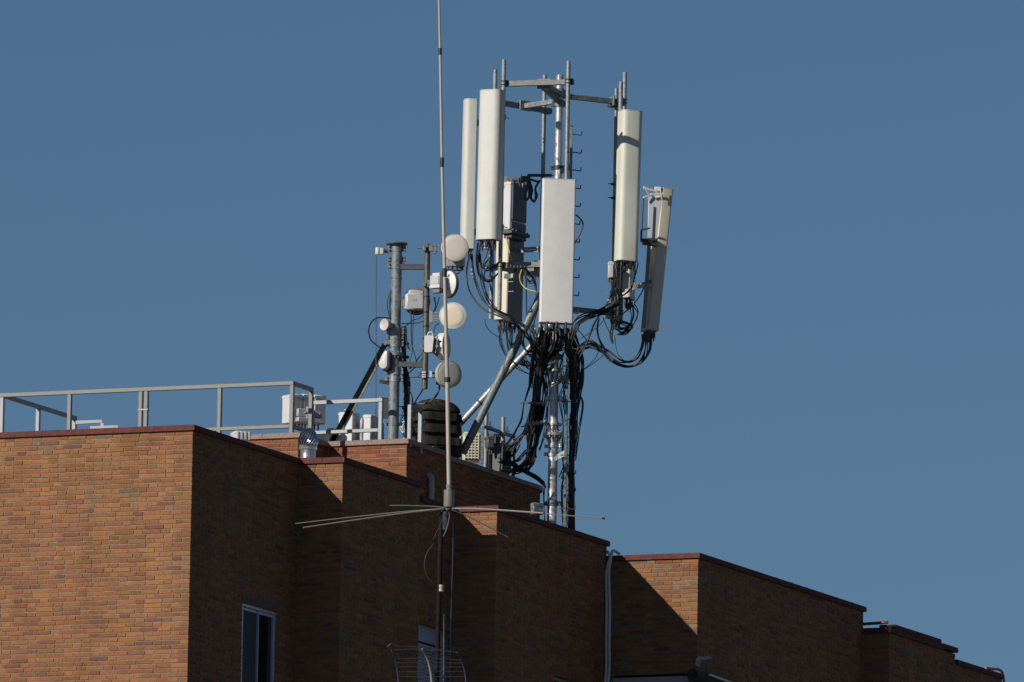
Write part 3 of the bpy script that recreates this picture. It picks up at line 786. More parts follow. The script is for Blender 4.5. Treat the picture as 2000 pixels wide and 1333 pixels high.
# flange joint with gusset plates
zf = Zm(849); mb = MB(); mb.lathe(Vector((MX, MY, zf)), ZZ, [(.06, -.022), (.135, -.02), (.135, .014), (.06, .016)], 28)
for k in range(10):
    a = 2*math.pi*k/10+.2; d_ = Vector((math.cos(a), math.sin(a), 0)); s_ = Vector((-d_.y, d_.x, 0)); o = Vector((MX, MY, zf))
    for sg, h in ((1, .13), (-1, .13)):
        b = len(mb.v)
        for t in (-.006, .006):
            for r_, z_ in ((.06, .014), (.125, .014), (.062, h)): mb.v.append(o+d_*r_+s_*t+ZZ*(sg*z_ - (.006 if sg < 0 else 0)))
        mb.face((b, b+1, b+2)); mb.face((b+3, b+5, b+4)); mb.face((b+1, b+4, b+5, b+2)); mb.face((b, b+2, b+5, b+3))
    bolt(mb, o+d_*.11+ZZ*.01+s_*.03, ZZ, .011, .03); bolt(mb, o+d_*.11-ZZ*.02+s_*.03, -ZZ, .011, .03)
mb.lathe(Vector((MX, MY, zf-.18)), ZZ, [(.066, 0), (.078, .003), (.078, .05), (.066, .053)], 24)
mb.build('flange', M['mast_steel'], MAST)
def collar(z, r, h, mat='mast_steel', ears=True, yaw=0):
    mb = MB(); mb.lathe(Vector((MX, MY, z)), ZZ, [(r-.012, -h/2), (r+.012, -h/2), (r+.012, h/2), (r-.012, h/2)], 22)
    if ears:
        n_, w_ = yawdirs(yaw)
        for s in (-1, 1):
            mb.box(Vector((MX, MY, z))+w_*s*(r+.035), w_, n_, ZZ, .025, .01, h*.42, .003)
            for zz in (-.3, .3): bolt(mb, Vector((MX, MY, z+zz*h))+w_*s*(r+.04)-n_*.03, n_, .01, .07)
    return mb.build('collar', M[mat], MAST)
for py, r, h, mt_ in ((182, .054, .12, 'galv'), (203, .054, .1, 'mast_grey'), (522, .056, .1, 'galv'), (598, .062, .1, 'mast_grey'), (697, .063, .09, 'mast_grey'), (723, .063, .07, 'mast_steel'),
                      (779, .063, .08, 'mast_steel'), (829, .063, .055, 'mast_steel'), (872, .069, .05, 'mast_steel'), (888, .069, .06, 'mast_steel'), (984, .069, .07, 'mast_grey'), (328, .054, .06, 'dark_steel')):
    collar(Zm(py), r, h, mt_, True, R(-25, 25))
# headframes: arm from the mast, cross beam, two upright pipes held by U-bolts
def pipe(px_t, py_t, py_b, dy, r=.03, mat='galv'):
    t = P(px_t, py_t, dy); b = Vector((t.x, t.y, P(px_t, py_b, dy).z)); mb = MB(); mb.cyl(b, t, r, 16)
    mb.lathe(t, ZZ, [(r, -.004), (r*.8, .0), (r*.78, -.1)], 16)
    mb.build('mounting_pipe', M[mat], MAST); return t, b
def frame(pl, pr, z, mat='galv_light', arm_mat='galv', side=0.0):
    """pl, pr: the pipe axes (x,y) of the two ends"""
    a = Vector((pl.x, pl.y, z)); b = Vector((pr.x, pr.y, z)); d = (b-a).normalized(); nrm = Vector((d.y, -d.x, 0))
    back = nrm*(-.075); mid = Vector((MX, MY, z))
    if (mid-a).dot(nrm) > 0: back = -back
    mb = MB(); mb.beam(a+back-d*.06, b+back+d*.06, .07, .075); mb.build('cross_beam', M[mat], MAST)
    c = a.lerp(b, max(.25, min(.75, (mid-a).dot(d)/(b-a).length)))+back
    mb = MB(); mb.beam(mid+(c-mid).normalized()*.05-ZZ*.005, c+back.normalized()*.04-ZZ*.005, .06, .07)
    dd = (c-mid).normalized()
    mb.box(c+back.normalized()*.075+ZZ*.0, d, dd, ZZ, .1, .012, .07, .003); mb.build('support_arm', M[arm_mat], MAST)
    for q in (a, b):
        u = MB()
        for zz in (-.025, .025):
            pts = []
            for k in range(9):
                an = math.pi*k/8; pts.append(q+d*(.037*math.cos(an))-back.normalized()*(.037*math.sin(an))+ZZ*zz)
            pts = [pts[0]+back*1.6]+pts+[pts[-1]+back*1.6]; u.tube(pts, .006, 6)
        u.box(q+back*.52, d, nrm, ZZ, .06, .006, .045, .002); u.build('u_bolt', M['dark_steel'], MAST)
# front sector
pA, pAb = pipe(984.5, 117, 606, -.79); pB, pBb = pipe(1110.5, 120, 620, -1.04)
zF = P(1045, 160, -.95).z
frame(pA, pB, zF, 'galv_light', 'mast_grey'); zF2 = P(1020, 516, -.9).z; frame(pA, pB, zF2, 'galv_light', 'galv_light')
# gusset under the front arm
mb = MB(); b = len(mb.v); o = Vector((MX, MY, zF-.04)); e_ = P(1050, 168, -.85)
for t in (-.006, .006): mb.v.extend([o+X1*t-ZZ*.0, Vector((e_.x, e_.y, o.z))+X1*t, o+X1*t-ZZ*.13])
mb.face((b, b+1, b+2)); mb.face((b+3, b+5, b+4)); mb.face((b+1, b+4, b+5, b+2)); mb.face((b, b+3, b+4, b+1)); mb.build('gusset', M['mast_grey'], MAST)
# left sector
pC, pCb = pipe(967.5, 137, 624, .31); pD, pDb = pipe(1064, 147, 640, .97)
zL_ = P(1030, 210, .64).z; frame(pC, pD, zL_, 'mast_grey', 'galv'); frame(pC, pD, P(1030, 531, .64).z, 'galv_light', 'galv_light')
# right sector
pE, pEb = pipe(1220.5, 142, 634, .40); pG, pGb = pipe(1204, 173, 646, .72, .024)
pH, pHb = pipe(1213, 160, 640, .2, .03)
zR_ = P(1160, 190, .1).z; frame(pE, pG, zR_, 'dark_steel', 'mast_grey'); frame(pE, pG, P(1160, 604, .1).z, 'mast_grey', 'galv')
# slanting struts to the roof
f1 = on(903, 886, UU, uP-.15); mb = MB(); mb.tube([f1, P(1058, 575, -.25)], .058, 18); mb.build('strut', M['mast_grey'], MAST, 'dull grey slanting strut')
mb = MB(); mb.tube([P(862, 868, .2), P(1078, 632, .1)], .045, 18)
mb.build('strut', M['mast_steel'], MAST, 'bright slanting strut behind the grey one')
mb = MB()
for t in (.18, .34, .5, .66):
    a = P(862, 868, .2).lerp(P(1078, 632, .1), t); b = P(862, 868, .2).lerp(P(1078, 632, .1), t+.012); mb.tube([a, b], .049, 14)
mb.build('tie_band', M['dark_steel'], MAST)
# step rail with hooked rungs
xr = P(1103, 1000, -.12); mb = MB()
rt = Vector((xr.x, xr.y, P(1120, 246, -.12).z)); rb = Vector((xr.x, xr.y, P(1102, 1060, -.12).z))
mb.beam(rb, rt, .042, .04, X1, .004); mb.build('step_rail', M['mast_grey'], MAST)
for py in [263+34.8*k for k in range(22)]:
    z = P(1115, py, -.12).z; c = Vector((xr.x, xr.y, z)); mb = MB()
    e = c+X1*.135-ZZ*.012-Y1*.02
    mb.tube(spline([c-X1*.07+Y1*.02, c, c+X1*.06, e, e+X1*.008+ZZ*.05], 3), .0085, 6); mb.build('step_rung', M['dark_steel'], MAST)
mb = MB()
for py in (330, 600, 742, 890):
    z = P(1105, py, -.12).z; mb.beam(Vector((MX, MY-.05, z-.05)), Vector((xr.x, xr.y, z+.04)), .012, .08)
mb.build('standoff_plate', M['galv'], MAST)
mb = MB(); z = Zm(788); mb.beam(P(1016, 787, -.1), P(1066, 788, -.05), .035, .03); mb.build('cable_bar', M['mast_grey'], MAST)
mb = MB(); a, b = P(1018, 834, -.2), P(1072, 826, -.05); mb.beam(a, b, .03, .02)
for k in range(6): mb.cyl(a.lerp(b, .15+.13*k)+ZZ*.0-Y1*.03, a.lerp(b, .22+.13*k)+ZZ*.03-Y1*.03, .022, 10)
mb.build('cable_clamp', M['galv'], MAST)
mb = MB(); a, b = P(1083, 746, -.12), P(1099, 732, -.12)
for k in range(5): mb.cyl(a.lerp(b, k/5), a.lerp(b, k/5+.14), .02, 10)
mb.build('cable_gland', M['galv_light'], MAST)
radio('junction_box', 'dark grey box at the foot of the mast by the rounded brick end', 'box', 1048, 983, 1006, YM-.35, .16, .1, 30, M['mast_grey'])

# ------------------------------------------------------------------ panel antennas
def panel(label, top, bot, dy_t, dy_b, w, d, yaw, mat, rnd, pipe_xy=None, group='upright panel antennas on the mast', ports=6, brk=(.12, .85), flat_back=True):
    t = P(*top, dy_t); b = P(*bot, dy_b); ax = (t-b).normalized(); L = (t-b).length
    n_, w_ = yawdirs(yaw); w_ = (w_-ax*w_.dot(ax)).normalized(); n_ = w_.cross(ax); 
    if n_.dot(yawdirs(yaw)[0]) < 0: n_ = -n_
    root = thing('panel_antenna', label, 'panel antenna', b, group)
    def prof(s=1.0, o=Vector()):
        pts = []; hw, hd = w/2*s, d/2*s; r = min(rnd, hw*.95, hd*1.6)
        rb_ = .015
        for cx, cy, r_, a0 in ((hw-r, hd-r, r, 0), (-hw+r, hd-r, r, 90), (-hw+rb_, -hd+rb_, rb_, 180), (hw-rb_, -hd+rb_, rb_, 270)):
            for k in range(7):
                a = rad(a0+90*k/6); pts.append(o+w_*(cx+r_*math.cos(a))+n_*(cy+r_*math.sin(a)))
        return pts
    mb = MB(); mb.loft([prof(1, b+ax*.014), prof(1, b+ax*(L-.014))]); mb.build('radome', mat, root)
    mb = MB(); mb.loft([prof(.985, t-ax*.014), prof(1.018, t-ax*.012), prof(1.018, t-ax*.002), prof(.97, t)]); mb.build('top_cap', M['rim'], root)
    mb = MB(); mb.loft([prof(.97, b), prof(1.018, b+ax*.003), prof(1.018, b+ax*.014), prof(.985, b+ax*.016)]); mb.build('bottom_cap', M['rim'], root)
    for k in range(ports):
        mb = MB(); p = b+w_*((k % 3-1)*w*.28)+n_*((k//3-.5)*d*.45); mb.lathe(p, -ax, [(.016, -.01), (.016, .05), (.02, .05), (.02, .09), (.011, .1), (.011, .14)], 10); mb.build('connector', M['dark_steel'], root)
    mb = MB()
    for f in brk:
        c = b+ax*(L*f)-n_*(d/2)
        mb.box(c-n_*.012, w_, n_, ax, .07, .012, .04, .003)
        if pipe_xy is not None:
            q = Vector((pipe_xy.x, pipe_xy.y, c.z)); mb.beam(c-n_*.02+ax*.02, q+ZZ*.02, .012, .035); mb.beam(c-n_*.02-ax*.02, q-ZZ*.02, .012, .035)
            mb.lathe(q, ZZ, [(.028, -.035), (.042, -.035), (.042, .035), (.028, .035)], 14)
            dd = (q-c); dd.z = 0; dd.normalize(); s_ = Vector((-dd.y, dd.x, 0))
            for s in (-1, 1): bolt(mb, q+s_*s*.045-dd*.06, dd, .007, .17)
    mb.build('mounting_bracket', M['galv'], root)
    return root, t, b, ax, n_, w_
panel('slim greenish-white panel antenna, leftmost of all, behind the round dish', (918.5, 196), (911.5, 489), -.03, -.05, .3, .185, -84, M['panel_ivory'], .085, pC, ports=4)
panel('white panel antenna with a shaded right flank, second from the left', (960.5, 177), (952.5, 470), -1.13, -1.17, .335, .2, -22, M['panel_ivory'], .09, pA)
panel('widest flat white panel antenna, facing the viewer in the middle', (1092, 351), (1085.5, 632.5), -1.33, -1.37, .465, .15, 6, M['panel_white'], .025, pB, ports=9)
panel('pale green panel antenna under the tall right-hand pipe', (1232, 217.5), (1223, 512), .17, .11, .31, .23, 20, M['panel_cream'], .08, pE)
panel('tilted panel antenna at the far right seen from behind, partly shaded', (1297.5, 371), (1269, 648), -.14, -.22, .3, .165, 112, M['panel_beige'], .03, pG, ports=6, brk=(.33,))
_p6 = panel('cream panel antenna in shade below the dark radio unit, lit only on its left edge', (999, 352), (991.5, 629), 1.2, 1.15, .44, .21, -120, M['panel_beige'], .03, pD, ports=8, brk=(.5,))
panel('short grey-green panel antenna hidden behind the pale green one, only its foot showing', (1234, 330), (1228, 585), .35, .3, .3, .12, 75, M['panel_cream'], .04, pH, ports=5, brk=(.2,))
root, t, b, ax, n_, w_ = _p6
mb = MB(); mb.box((t+b)/2-n_*(.105+.004), w_, n_, ax, .21, .005, (t-b).length/2-.03, .002)
mb.build('back_shade_plate', M['panel_back_shade'], root)  # added dark plate that paints the shaded back
# radio units behind the panels
radio('radio_unit', 'tall radio unit with a white lit side and dark face above the shaded cream panel', 'radio unit', 1005, 359, 453, YM+.98, .11, .43, -31, M['unit_white'], None, 0, 0)
_n, _w = yawdirs(-31); _a = P(1005, 359, .98); _b = P(1005, 453, .98); _r = bpy.data.objects['radio_unit.003']
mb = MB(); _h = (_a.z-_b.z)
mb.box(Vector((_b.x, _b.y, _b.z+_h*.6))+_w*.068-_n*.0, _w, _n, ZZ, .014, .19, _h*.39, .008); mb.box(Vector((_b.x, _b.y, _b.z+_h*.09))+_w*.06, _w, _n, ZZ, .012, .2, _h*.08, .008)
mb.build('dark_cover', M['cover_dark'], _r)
FL = thing('mounting_bracket', 'dark flange bracket with bolts under the tall radio unit', 'bracket', P(1005, 458, .95))
mb = MB(); n_, w_ = yawdirs(-31); c = P(1006, 458, .95)
mb.box(c, w_, n_, ZZ, .1, .25, .025, .006); mb.box(c-ZZ*.05, w_, n_, ZZ, .07, .2, .03, .006); mb.build('plate', M['dark_steel'], FL)
mb = MB()
for a, b_ in ((-.07, .2), (.0, .2), (.08, .2), (.08, .1), (.08, -.05), (.08, -.2)): bolt(mb, c+w_*a+n_*b_+ZZ*.02, ZZ, .014, .025)
mb.build('bolts', M['galv_light'], FL)
FL2 = thing('mounting_bracket', 'tangle of shiny bracket arms on top of the tall radio unit', 'bracket', P(1005, 352, .9))
mb = MB(); y_ = .85
for a, b_ in (((984, 360), (1000, 351)), ((984, 366), (1018, 356)), ((990, 350), (1020, 350)), ((1000, 349), (1008, 362)), ((1012, 348), (1016, 365)), ((1006, 351), (1030, 349)), ((1018, 350), (1022, 366))):
    mb.beam(P(*a, y_+R(-.08, .08)), P(*b_, y_+R(-.08, .08)), .02, .035)
mb.beam(P(984, 352, .95), P(995, 352, .95), .06, .09); mb.build('bracket_arms', M['galv_light'], FL2)
mb = MB()
mb.beam(P(1016, 350, .8), P(1036, 350, .8), .05, .08)
mb.beam(P(1030, 343, .85), P(1078, 343, .85), .03, .04); mb.tube([P(1078, 343, .85), P(1086, 345, .85)], .006, 6)
for x_ in (1018, 1032): mb.tube([P(x_, 352, .8), P(x_, 340, .8)], .007, 6)
mb.beam(P(1036, 351, .8), P(1052, 356, .9), .02, .03); mb.build('clamp', M['dark_steel'], FL2)
radio('radio_unit', 'light grey radio unit on the back of the tilted right-hand panel', 'radio unit', 1278.5, 386, 472, YM-.25, .2, .13, 0, M['unit_light'], None, 0, 4)
FL3 = thing('mounting_bracket', 'white bracket arms above the light grey radio unit on the right', 'bracket', P(1280, 375, -0.32))
mb = MB()
for a, b_ in (((1256, 367), (1284, 375)), ((1256, 387), (1272, 381)), ((1270, 380), (1293, 380)), ((1258, 364), (1268, 380)), ((1290, 368), (1294, 392))): mb.beam(P(*a, -0.40), P(*b_, -0.36), .02, .03)
mb.beam(P(1278, 371, -0.28), P(1293, 371, -0.28), .1, .075, None, .012); mb.build('bracket_arms', M['unit_white'], FL3)
mb = MB(); mb.beam(P(1252, 470, -0.44), P(1283, 470, -0.40), .14, .035); mb.beam(P(1255, 475, -0.44), P(1283, 479, -0.40), .1, .04)
mb.beam(P(1254, 449, -0.48), P(1270, 446, -0.48), .02, .025); mb.tube([P(1256, 388, -0.46), P(1252, 470, -0.46)], .014, 8); mb.build('base_plate', M['dark_steel'], FL3)
mb = MB(); mb.beam(P(1236, 553, 0.02), P(1262, 562, -0.33), .02, .02); mb.beam(P(1256, 559, -0.36), P(1276, 559, -0.33), .06, .05); mb.beam(P(1240, 558, 0.02), P(1256, 562, -0.33), .015, .02)
tag(mb.build('mounting_bracket', M['unit_grey']), 'grey bracket clamping the lower half of the tilted right-hand panel', 'bracket')
mb = MB(); pt = P(1268, 476, -0.40); pb = P(1257, 640, -0.44); mb.tube([pt, pb], .026, 12); tag(mb.build('mounting_pipe', M['galv_light']), 'bright slanting pipe along the back of the tilted right-hand panel', 'pipe')
radio('radio_unit', 'small white box on the left of the pale green panel foot', 'radio unit', 1192.5, 512, 544, YM+.02, .075, .12, 5, M['unit_white'], None, 0, 3)
for py, wd in ((359, 'upper'), (386, 'lower')):
    mb = MB(); mb.tube([P(1187, py, .7), P(1200, py+1, .7)], .008, 6); mb.beam(P(1193, py+1, .7), P(1203, py+1, .7), .05, .03)
    tag(mb.build('pipe_clamp', M['dark_steel']), wd+' dark threaded clamp on the pipe left of the pale green panel', 'clamp', 'pipe clamps beside the pale green panel')
mb = MB(); mb.lathe(P(937, 480, -.7), Vector((1, .2, 0)), [(.02, 0), (.038, .015), (.042, .05), (.036, .075), (.0, .08)], 14, None); mb.beam(P(937, 484, -.72), P(955, 485, -.75), .03, .02)
tag(mb.build('small_sensor', M['unit_white']), 'small white rounded box hanging below the second panel from the left', 'sensor')
mb = MB(); mb.box(P(992, 540, .75), *yawdirs(20)[::-1], ZZ, .06, .01, .035, .004); mb.box(P(1004, 540, .75), *yawdirs(60)[::-1], ZZ, .06, .02, .03, .004)
for py in (531, 551, 570): mb.tube([P(989+1, py, .74), P(1001+1, py-.5, .70)], .006, 6); mb.cyl(P(1001, py-.5, .7), P(1003, py-.5, .7), .009, 6)
tag(mb.build('pipe_clamp', M['unit_grey']), 'white clamp plate across the shaded cream panel below the front beam', 'clamp')

# ------------------------------------------------------------------ grey pole with the microwave dishes
q = on(768, 852, VV, vP+.45); YG = q.y; GX, GY = q.x, q.y
def G(px, py, dy=0.0): return at(px, py, YG+dy)
def Zg(py, px=770): return G(px, py).z
POLE = thing('dish_mast', 'thick dull grey pole with a flat cap and bolted flanges, left of the dishes', 'mast', Vector((GX, GY, zP-.3)))
mb = MB(); mb.cyl(Vector((GX, GY, zP-.3)), Vector((GX, GY, Zg(478.5))), .073, 28); mb.build('pole', M['mast_grey'], POLE)
mb = MB(); mb.lathe(Vector((GX, GY, Zg(478.5))), ZZ, [(.02, 0), (.145, .0), (.15, .01), (.145, .022), (.0, .024)], 28); mb.build('cap_plate', M['olive_steel'], POLE)
mb = MB(); mb.lathe(Vector((GX, GY, Zg(692))), ZZ, [(.07, -.03), (.115, -.03), (.115, .012), (.07, .014)], 28)
for k in range(12):
    a = 2*math.pi*k/12; bolt(mb, Vector((GX+.095*math.cos(a), GY+.095*math.sin(a), Zg(692)-.03)), -ZZ, .012, .03); bolt(mb, Vector((GX+.095*math.cos(a), GY+.095*math.sin(a), Zg(692)+.012)), ZZ, .012, .022)
mb.build('flange', M['mast_grey'], POLE)
for py, h in ((486, .09), (507, .09), (520, .09), (544, .02), (648, .13), (660, .06), (672, .1), (706, .1), (726, .11), (741, .08), (829, .05)):
    mb = MB(); z = Zg(py); mb.lathe(Vector((GX, GY, z)), ZZ, [(.07, -h/2), (.079, -h/2), (.079, h/2), (.07, h/2)], 24)
    if h > .03:
        for s in (-1, 1):
            mb.box(Vector((GX+s*.1, GY-.01, z)), X1, Y1, ZZ, .024, .012, h*.42, .003)
            for zz in (-.25, .25): bolt(mb, Vector((GX+s*.105, GY-.02, z+zz*h)), -Y1, .014, .03)
    mb.build('clamp_collar', M['galv' if py in (648, 741, 726) else 'mast_grey'], POLE)
mb = MB(); mb.beam(G(746, 491.5, -.02), G(767, 488.5, 0), .012, .065); bolt(mb, G(749, 489, -.03), -Y1, .014, .03); bolt(mb, G(749, 495, -.03), -Y1, .014, .03); mb.build('bracket_arm', M['mast_grey'], POLE)
mb = MB(); mb.beam(G(741, 745, .0), G(766, 750, 0), .012, .05); mb.build('bracket_arm', M['dark_steel'], POLE)
mb = MB(); mb.lathe(G(737.5, 497.5, -.02), ZZ, [(.0, -.005), (.03, 0), (.034, .02), (.034, .085), (.022, .1), (.0, .102)], 14); mb.box(G(745, 491, -.02), X1, Y1, ZZ, .03, .02, .045, .006)
cam_ = mb.build('wire_guide', M['unit_white'], None); tag(cam_, 'small white cap at the tip of the short arm on the grey pole', 'cap')
mb = MB(); mb.tube([G(734.8, 497, -.02), G(734.5, 640, -.02), G(734.2, 850, -.02)], .0055, 6); tag(mb.build('hanging_wire', M['wire_grey']), 'thin taut wire hanging straight down left of the grey pole', 'wire')
# slanting strut of the grey pole
ST_ = thing('steel_strut', 'dark slanting channel strut propping the thick grey pole', 'strut', at(650, 868, YG+.6))
a, b = at(646, 868, YG+.3), G(752, 673, -.03); mb = MB(); d = (b-a).normalized()
mb.beam(a, b, .075, .06, Y1, .004); mb.build('channel', M['strut_shade'], ST_)
mb = MB(); s_ = d.cross(Y1).normalized(); s_ = s_ if s_.x > 0 else -s_
mb.beam(a+s_*.05-Y1*.01, b+s_*.05-Y1*.01-d*.06, .028, .05, Y1, .004); mb.build('angle_flange', M['galv'], ST_)
mb = MB(); mb.beam(b+d*.02, G(766, 668, -.02), .04, .06); mb.cyl(b-Y1*.06, b+Y1*.05, .02, 10); mb.build('end_lug', M['galv'], ST_)
# thin dark pole for the dishes
DP = thing('dish_pole', 'slim dark brown pole carrying the five right-hand dishes', 'pole', G(832, 760))
PX, PY = G(833.5, 560, -.1).x, YG-.1
mb = MB(); mb.cyl(Vector((PX, PY, G(832, 760, -.1).z)), Vector((PX, PY, G(834, 477, -.1).z)), .041, 20); mb.build('pole', M['olive_steel'], DP)
for p0, p1 in ((G(776, 522, -.03), G(832, 522, -.1)), (G(776, 712, -.03), G(830, 713, -.1))): mb = MB(); mb.beam(p0, p1, .05, .075); mb.build('cross_arm', M['dark_steel'], DP)
mb = MB()
for py in (580, 610, 638, 662): mb.lathe(Vector((PX, PY, G(833, py, -.1).z)), ZZ, [(.04, -.01), (.046, -.01), (.046, .01), (.04, .01)], 14)
mb.build('cable_tie', M['rubber'], DP)
def dish(label, px, py, dy, r, yaw, depth, face_mat, back_mat, rim_mat, tilt=0.0, inner=None, backcone=.5, dome=.012):
    c = G(px, py, dy); n_, w_ = yawdirs(yaw); n_ = (n_*math.cos(rad(tilt))+ZZ*math.sin(rad(tilt))).normalized()
    root = thing('dish_antenna', label, 'dish antenna', c-n_*depth, 'microwave dishes on the grey pole')
    mb = MB(); mb.lathe(c, n_, [(r*.985, -.004), (r*.9, dome*.35), (r*.6, dome*.8), (0, dome)], 40)
    mb.build('radome', face_mat, root)
    if inner:
        mb = MB(); mb.lathe(c, n_, [(r*.79, dome*.62), (r*.76, dome*.9), (r*.5, dome*1.2), (0, dome*1.35)], 40); mb.build('inner_disc', inner, root)
    mb = MB(); mb.lathe(c, n_, [(r*.9, -depth), (r*1.0, -depth), (r*1.02, -depth+.01), (r*1.0, -.012), (r*1.015, -.008), (r*1.015, .0), (r*.985, .003)], 40); mb.build('rim', rim_mat, root)
    mb = MB(); mb.lathe(c, n_, [(r*.99, -depth*.96), (r*.9, -depth-.01), (r*.6, -depth-.05*backcone*2), (r*.3, -depth-.09*backcone*2), (.03, -depth-.1*backcone*2)], 40); mb.build('reflector_back', back_mat, root)
    return root, c, n_, w_
def link(root, c, name, mat, pys, dx0=0):
    mb = MB()
    for p0, p1, w, h in pys: mb.beam(p0, p1, w, h)
    return mb.build(name, mat, root)
# D1
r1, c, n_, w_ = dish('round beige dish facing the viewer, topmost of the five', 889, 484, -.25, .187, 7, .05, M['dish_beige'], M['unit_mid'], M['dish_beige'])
mb = MB(); cb_ = c-n_*.2-ZZ*.1+w_*.03; mb.box(cb_, w_, n_, ZZ, .13, .05, .14, .012); mb.build('radio_box', M['unit_grey'], r1)
mb = MB()
for x in (-.1, -.04, .03, .07, .1): mb.cyl(cb_+w_*x-ZZ*.13, cb_+w_*x-ZZ*(.19+.03*random.random()), .014, 8)
mb.build('cable_ports', M['dark_steel'], r1)
link(r1, c, 'mounting_bracket', M['galv_light'], [(G(838, 485, -.2), G(846, 485, -.2), .06, .09), (G(850, 476, -.2), G(850, 496, -.2), .03, .035), (G(846, 481.5, -.2), G(864, 481, -.2), .015, .018), (G(848, 491, -.2), G(868, 491, -.2), .015, .018), (G(826, 485, -.17), G(832, 486, -.17), .05, .07)])
mb = MB(); mb.tube([G(816, 486, -.15), G(828, 487, -.15)], .006, 6); mb.build('threaded_rod', M['dark_steel'], r1)
# D2 (seen from behind)
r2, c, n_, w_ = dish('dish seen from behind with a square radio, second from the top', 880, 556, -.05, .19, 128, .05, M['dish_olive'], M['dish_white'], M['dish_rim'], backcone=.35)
mb = MB()
for zz in (-.11, -.055, 0, .055, .11):
    mb.box(c-n_*.085+ZZ*zz, w_, n_, ZZ, .1-abs(zz)*.2, .025, .016, .004)
mb.build('ribs', M['unit_white'], r2)
nb, wb = yawdirs(-32); cb_ = G(853.5, 551, -.22)
mb = MB(); mb.box(cb_, wb, nb, ZZ, .08, .06, .085, .01); mb.box(cb_+ZZ*.095+wb*.01, wb, nb, ZZ, .06, .05, .025, .006); mb.box(cb_-ZZ*.075, wb, nb, ZZ, .084, .065, .02, .005); mb.build('radio_box', M['unit_white'], r2)
mb = MB(); mb.box(cb_+nb*.064+ZZ*.018, wb, nb, ZZ, .068, .004, .055, .002); mb.build('cover_plate', M['unit_grey'], r2)
mb = MB(); mb.box(cb_-ZZ*.13+wb*.01, wb, nb, ZZ, .06, .04, .03, .006); mb.beam(cb_-nb*.05, c-n_*.1, .12, .12); mb.build('coupler', M['dish_rim'], r2)
link(r2, c, 'mounting_bracket', M['galv_light'], [(G(837, 553, -.2), G(845, 552, -.2), .05, .07), (G(826, 557, -.17), G(832, 556, -.17), .05, .05), (G(836, 547, -.2), G(836, 562, -.2), .02, .03)])
# D3
r3, c, n_, w_ = dish('round dish with white rim and cream centre, middle of the five', 885, 617, -.25, .187, 5, .05, M['dish_white'], M['unit_mid'], M['dish_white'], inner=M['dish_cream'])
mb = MB()
for k in range(6): mb.beam(G(847, 611.5+k*3, -.2), G(864, 611+k*3, -.22), .05, .011)
mb.beam(G(842, 608, -.2), G(842, 631, -.2), .05, .06); mb.build('mounting_bracket', M['unit_mid'], r3)
# D4
r4, c, n_, w_ = dish('white drum-shaped dish turned to the right, rounded radio on its back', 872, 677, -.15, .185, 72, .09, M['dish_beige'], M['dish_white'], M['dish_white'], backcone=.9)
nb, wb = yawdirs(-12); cb_ = G(839, 672.5, -.32)
mb = MB(); prof_ = []
for cx, cy, a0 in ((.045, .095, 0), (-.045, .095, 90), (-.045, -.1, 180), (.03, -.1, 270)):
    for k in range(5): a = rad(a0+90*k/4); prof_.append((cx+.024*math.cos(a), cy+.024*math.sin(a)))
mb.loft([[cb_+wb*x*s+ZZ*y*s+nb*dd for x, y in prof_] for dd, s in ((-.05, 1), (.03, 1), (.045, .95))], False); mb.build('radio_box', M['unit_white'], r4)
mb = MB(); mb.tube(spline([cb_+wb*-.03+ZZ*.115, cb_+wb*-.015+ZZ*.16, cb_+wb*.03+ZZ*.165, cb_+wb*.045+ZZ*.12], 5), .009, 8); mb.build('carry_handle', M['unit_white'], r4)
mb = MB(); mb.beam(cb_+wb*.06, c-n_*.12, .11, .13); mb.beam(cb_+wb*.07-ZZ*.1, c-n_*.08-ZZ*.13, .05, .06); mb.build('coupler', M['dish_rim'], r4)
link(r4, c, 'mounting_bracket', M['galv_light'], [(G(823, 673, -.17), G(823, 685, -.17), .02, .035), (G(820, 682, -.17), G(830, 681, -.17), .03, .03), (cb_+wb*.07+ZZ*.07, cb_+wb*.13+ZZ*.06, .02, .025), (cb_+wb*.07-ZZ*.03, cb_+wb*.13-ZZ*.03, .02, .025)])
# D5
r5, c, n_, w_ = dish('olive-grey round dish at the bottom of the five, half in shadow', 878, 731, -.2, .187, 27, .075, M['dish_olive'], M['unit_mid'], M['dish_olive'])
link(r5, c, 'mounting_bracket', M['unit_white'], [(G(824, 728, -.18), G(832, 728, -.18), .05, .025), (G(824, 733, -.18), G(832, 733, -.18), .05, .02), (G(824, 737, -.18), G(832, 737, -.18), .05, .022), (G(839, 732, -.22), G(844, 732, -.22), .05, .09)])
mb = MB()
for y in (729, 738): mb.tube([G(816, y, -.16), G(850, y, -.16)], .006, 6)
mb.beam(G(842, 729, -.1), G(856, 730, .0), .03, .03); mb.beam(G(853, 748, .0), G(860, 750, -.02), .06, .05); mb.build('threaded_rod', M['dark_steel'], r5)
